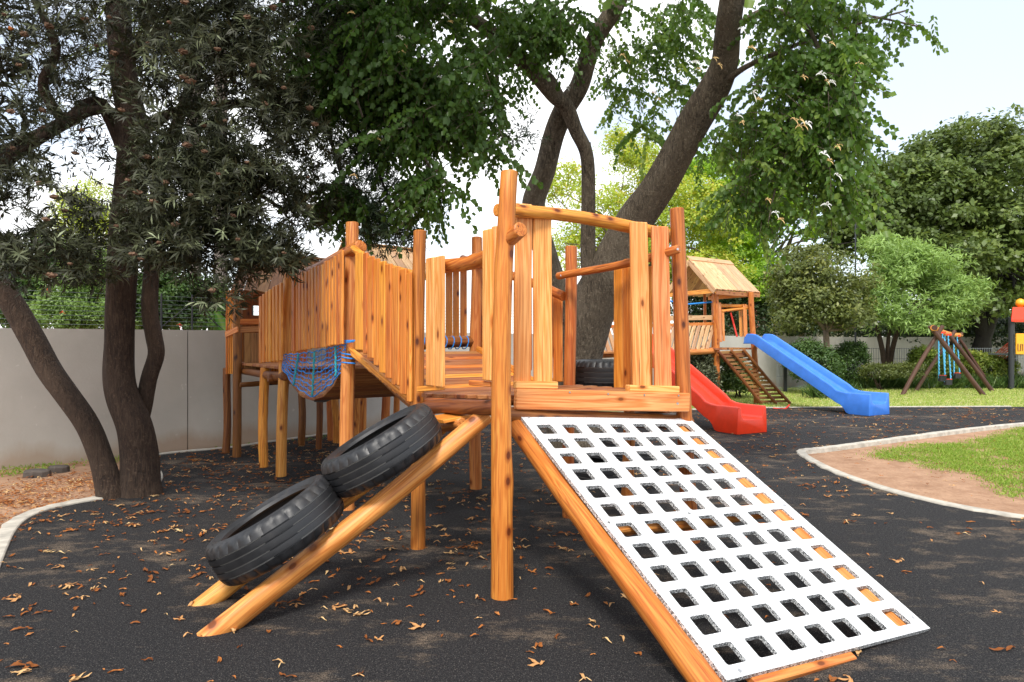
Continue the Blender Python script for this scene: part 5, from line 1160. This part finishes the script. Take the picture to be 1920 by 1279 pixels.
e1 = G(1383, 816); e2 = G(1438, 811); Uw = (e2-e1).normalized(); Ud = Vector((Uw.y, -Uw.x, 0)); slide((e1+e2)/2, (e2-e1).length-.03, 2.85, 1.34, .17, 'red_plastic', 'slide', 'glossy red plastic slide')
ps = ps_save

# ============================================================ SWING SET
sw = thing('swing_set', G(1760, 740), 'brown log A-frame swing set with blue chains on the far lawn', 'swing set')
def sleg(px0, py0, px1, py1, Y, w_):
    a = P(px1, py1, Y); a.z = gz-.03; return log('leg', a, P(px0, py0, Y), w_/2/F*Y, w_/2/F*Y*.9, 'swing_wood', sw, rough=.02)
sleg(1767, 611, 1690, 740, 18.3, 8); sleg(1743, 612, 1847, 741, 18.2, 9)
sleg(1790, 620, 1716, 732, 19.8, 7); sleg(1778, 626, 1863, 735, 19.6, 7.5)
sleg(1803, 624, 1745, 726, 21.0, 6); sleg(1793, 628, 1862, 727, 21.0, 6)
log('beam', P(1750, 615, 18.1), P(1800, 628, 21.2), .075, .07, 'log_pale', sw, bend=(0, 0, -.08))
mb = MB(); q = P(1753, 615, 18.0); addtube(mb, [q, q+Vector((-.05, -.06, 0))], .065, 12); mb.build('beam_cap', 'swing_wood', sw)
for a, t_, b_, y, s_ in ((1763, 624, 710, 18.7, 1), (1774, 628, 717, 19.3, 1), (1791, 630, 705, 20.5, 1)):
    st = thing('swing', P(a, t_, y), 'x', 'swing') if False else None
    c0 = P(a, t_, y); c1 = P(a+3, b_, y); seat = MB()
    addboard(seat, c1-Vector((.09, .02, 0)), c1+Vector((.10, .02, 0)), .16, .10, (0, 0, 1)); so_ = seat.build('swing_seat', 'black_rubber', sw)
    for dx in (-.085, .085):
        mb = MB(); n = 26; addtube(mb, [c0.lerp(c1, i/n)+Vector((dx*(.55+.45*i/n)+.012*(i % 2), 0, 0)) for i in range(n+1)], [.024 if i % 2 else .014 for i in range(n+1)], 5); mb.build('chain', 'swing_rope', so_)
    mb = MB(); addboard(mb, c0-Vector((.14, 0, 0)), c0+Vector((.14, 0, 0)), .05, .05, (0, 0, 1)); mb.build('hanger', 'red_plastic', so_)
    mb = MB(); addboard(mb, c1+Vector((-.09, -.03, .08)), c1+Vector((.10, -.03, .08)), .02, .02, (0, 0, 1)); mb.build('seat_trim', 'red_plastic', so_)

# ============================================================ PLASTIC PLAY TOWER (right edge)
pt_ = thing('plastic_play_tower', P(1935, 716, 20.5)*Vector((1, 1, 0)) if False else Vector((P(1935, 0, 20.5).x, 20.5, 0)), 'bright plastic play tower with red roof, yellow panel and black posts at the right edge', 'play tower')
xa = P(1896, 0, 20.5).x; xb = xa+1.1
for x_, y_ in ((xa, 20.5), (xb, 20.5), (xa+.74, 21.5), (xb+.74, 21.5)):
    mb = MB(); addtube(mb, [Vector((x_, y_, gz)), Vector((x_, y_, P(0, 596, 20.5).z))], .075, 12); mb.build('post', 'black_metal', pt_)
z0 = P(0, 600, 20.5).z; z1 = P(0, 576, 20.5).z; mb = MB()
mb.add([(xa-.10, 20.35, z0), (xb+.12, 20.35, z0), (xb+1.0, 21.65, z0), (xa+.78, 21.65, z0), (xa+.12, 20.6, z1), (xb-.08, 20.6, z1), (xb+.5, 21.4, z1), (xa+.68, 21.4, z1), (xa-.10, 20.35, z0-.06), (xb+.12, 20.35, z0-.06), (xb+1.0, 21.65, z0-.06), (xa+.78, 21.65, z0-.06)],
       [(0, 1, 5, 4), (1, 2, 6, 5), (2, 3, 7, 6), (3, 0, 4, 7), (4, 5, 6, 7), (8, 9, 1, 0), (9, 10, 2, 1), (10, 11, 3, 2), (11, 8, 0, 3), (11, 10, 9, 8)]); mb.build('roof', 'red_plastic', pt_)
mb = MB(); c0 = Vector((P(1913, 0, 20.8).x, 20.8, z1)); addtube(mb, [c0, c0+Vector((0, 0, .05)), c0+Vector((0, 0, .07)), c0+Vector((0, 0, .14)), c0+Vector((0, 0, .16)), c0+Vector((0, 0, .22)), c0+Vector((0, 0, .26))], [.07, .08, .12, .13, .12, .10, .03], 14); mb.build('finial', 'yellow_plastic', pt_, True)
mb = MB(); addboard(mb, Vector((P(1914, 0, 20.4).x, 20.4, P(0, 665, 20.4).z)), Vector((P(1914, 0, 20.4).x, 20.4, P(0, 626, 20.4).z)), .3, .05, (1, 0, 0), ch=.02); pnl = mb.build('panel', 'yellow_plastic', pt_)
mb = MB(); addtube(mb, [P(1909, 645, 20.36), P(1909, 658, 20.36), P(1914, 658, 20.36), P(1914, 646, 20.36), P(1918, 646, 20.36), P(1918, 658, 20.36)], .012, 5); mb.build('maze_track', 'lamp_brown', pnl)
for k in range(6):
    mb = MB(); addtube(mb, [P(1895, 640+k*5, 20.8), P(1861, 668+k*4, 22.5)], .02, 5); mb.build('stair_bar', 'red_plastic', pt_)
mb = MB(); addboard(mb, P(1900, 672, 21), P(1862, 700, 22.6), .25, .05, (0, 0, 1)); mb.build('stair', 'black_metal', pt_)
mb = MB(); addboard(mb, Vector((xa, 21, 1.0)), Vector((xb, 21, 1.0)), .05, 1.0, (0, 0, 1)); mb.build('deck', 'grey_metal', pt_)

# ============================================================ FALLEN LEAVES
def litter_leaf(n=5, Ln=.07, wd=.012, seed=0):
    rs = random.Random(seed); vs = []; fs = []; bend = rs.uniform(-1.6, 1.6); cz = rs.uniform(.1, .5)
    nl = rs.choice((1, 1, 1, 2, 3)); tt = []
    for q in range(nl):
        a0 = rs.uniform(0, 6.28) if q else 0; L2 = Ln*rs.uniform(.6, 1.1) ; x = y = 0; an = a0; b0 = len(vs)
        for i in range(n+1):
            t_ = i/n; ww = wd*math.sin(math.pi*(.08+.86*t_))*rs.uniform(.7, 1.1); z = .004+cz*Ln*.35*math.sin(t_*3.1+q)**2
            c, s = math.cos(an), math.sin(an); tw = rs.uniform(-.4, .4)
            vs += [(x-s*ww, y+c*ww, z+abs(ww)*tw+.003), (x, y, z), (x+s*ww, y-c*ww, z-ww*tw+.003)]; x += c*L2/n; y += s*L2/n; an += bend/n
        for i in range(n): k = b0+i*3; fs += [(k, k+3, k+4, k+1), (k+1, k+4, k+5, k+2)]
    return vs, fs
protos = []
for k in range(14):
    vs, fs = litter_leaf(seed=k, Ln=.065+.022*(k % 3), wd=.006+.003*(k % 4)); protos.append((np.array(vs), fs, (.05+.9*((k*0.37) % 1))))
rub_poly = poly
def density_pts(n, x0, x1, y0, y1, fn):
    xs = rng.uniform(x0, x1, n); ys = rng.uniform(y0, y1, n); k = inside(rub_poly, xs, ys) & (np.abs(xs) < ys*.76) & (rng.uniform(0, 1, n) < fn(xs, ys)); return xs[k], ys[k]
def dens(x, y):
    px = 960+x/y*F; d = .34+.6*np.exp(-((px-550)/420)**2)*(y > 3.6)+.9*((y > 5) & (px < 700))+.25*np.sin(x*2.3+y*1.7)*np.sin(y*2.9-x); return np.clip(d, .05, 1)*np.where((px > 1150) & (y < 6), .35, 1)
xs, ys = density_pts(23000, -7, 12, 2.05, 14.5, dens)
ordr = np.argsort(ys); xs, ys = xs[ordr], ys[ordr]
meshes = []
first = None
for i in range(min(300, len(xs))):
    k = i % 14
    LB = (('rust-brown', 'orange', 'pale straw-coloured')[min(2, int(protos[k][2]*2.9))])+' curled dry leaf lying on the black rubber surface'
    if i < 14:
        v_, f_, t_ = protos[k]; o = obj('fallen_leaf', v_, f_, 'litter', tint=np.full(len(v_), t_)); meshes.append(o)
        tag(o, LB, 'leaf', 'dry leaves on the rubber surface')
    else: o = meshes[k].copy(); S.collection.objects.link(o)
    o.location = (xs[i], ys[i], .002); o.rotation_euler = (0, 0, random.uniform(0, 6.28)); s_ = random.uniform(.38, .9); o.scale = (s_, s_, s_)
def scatter(name, label, X, Y_, z, smul=1.0):
    VV, FF, TT = [], [], []; b = 0
    for x_, y_ in zip(X, Y_):
        v_, f_, t_ = protos[random.randrange(14)]; a = random.uniform(0, 6.28); s_ = random.uniform(.4, .95)*smul; c, s = math.cos(a)*s_, math.sin(a)*s_
        q = np.stack([v_[:, 0]*c-v_[:, 1]*s+x_, v_[:, 0]*s+v_[:, 1]*c+y_, v_[:, 2]*s_+z], -1); VV.append(q); FF.append(np.array(f_)+b); b += len(v_); TT.append(np.full(len(v_), min(1, t_*random.uniform(.6, 1.2))))
    o = obj(name, np.concatenate(VV), np.concatenate(FF), 'litter', tint=np.concatenate(TT)); tag(o, label, kind='stuff'); return o
scatter('leaf_litter', 'scattered dry leaves farther back on the black rubber surface', xs[300:], ys[300:], .002)
# brown litter on the left soil bed
n = 22000; X = rng.uniform(-8, -2.2, n); Yy = rng.uniform(4, 9, n); k = (~inside(rub_poly, X, Yy)) & (X > -Yy*.78) & (((X-W0.x)*(-d45.y)+(Yy-W0.y)*d45.x) < -.15)
bd_ = np.abs(((X-W0.x)*(-d45.y)+(Yy-W0.y)*d45.x)); k &= rng.uniform(0, 1, n) < np.clip((bd_-.55)*1.2, .06, 1)*(.5+.5*np.sin(X*3+Yy*2)*np.sin(X*1.7-Yy*4)+.3)
scatter('leaf_litter', 'dense rusty brown leaf litter on the soil bed by the leaning trees', X[k], Yy[k], gz, .9)
n = 500; X = rng.uniform(2, 9, n); Yy = rng.uniform(4.8, 10, n); k = (~inside(rub_poly, X, Yy)) & (X > 1.8)
scatter('leaf_litter', 'few dry leaves on the sandy island', X[k], Yy[k], gz+.01, .7)
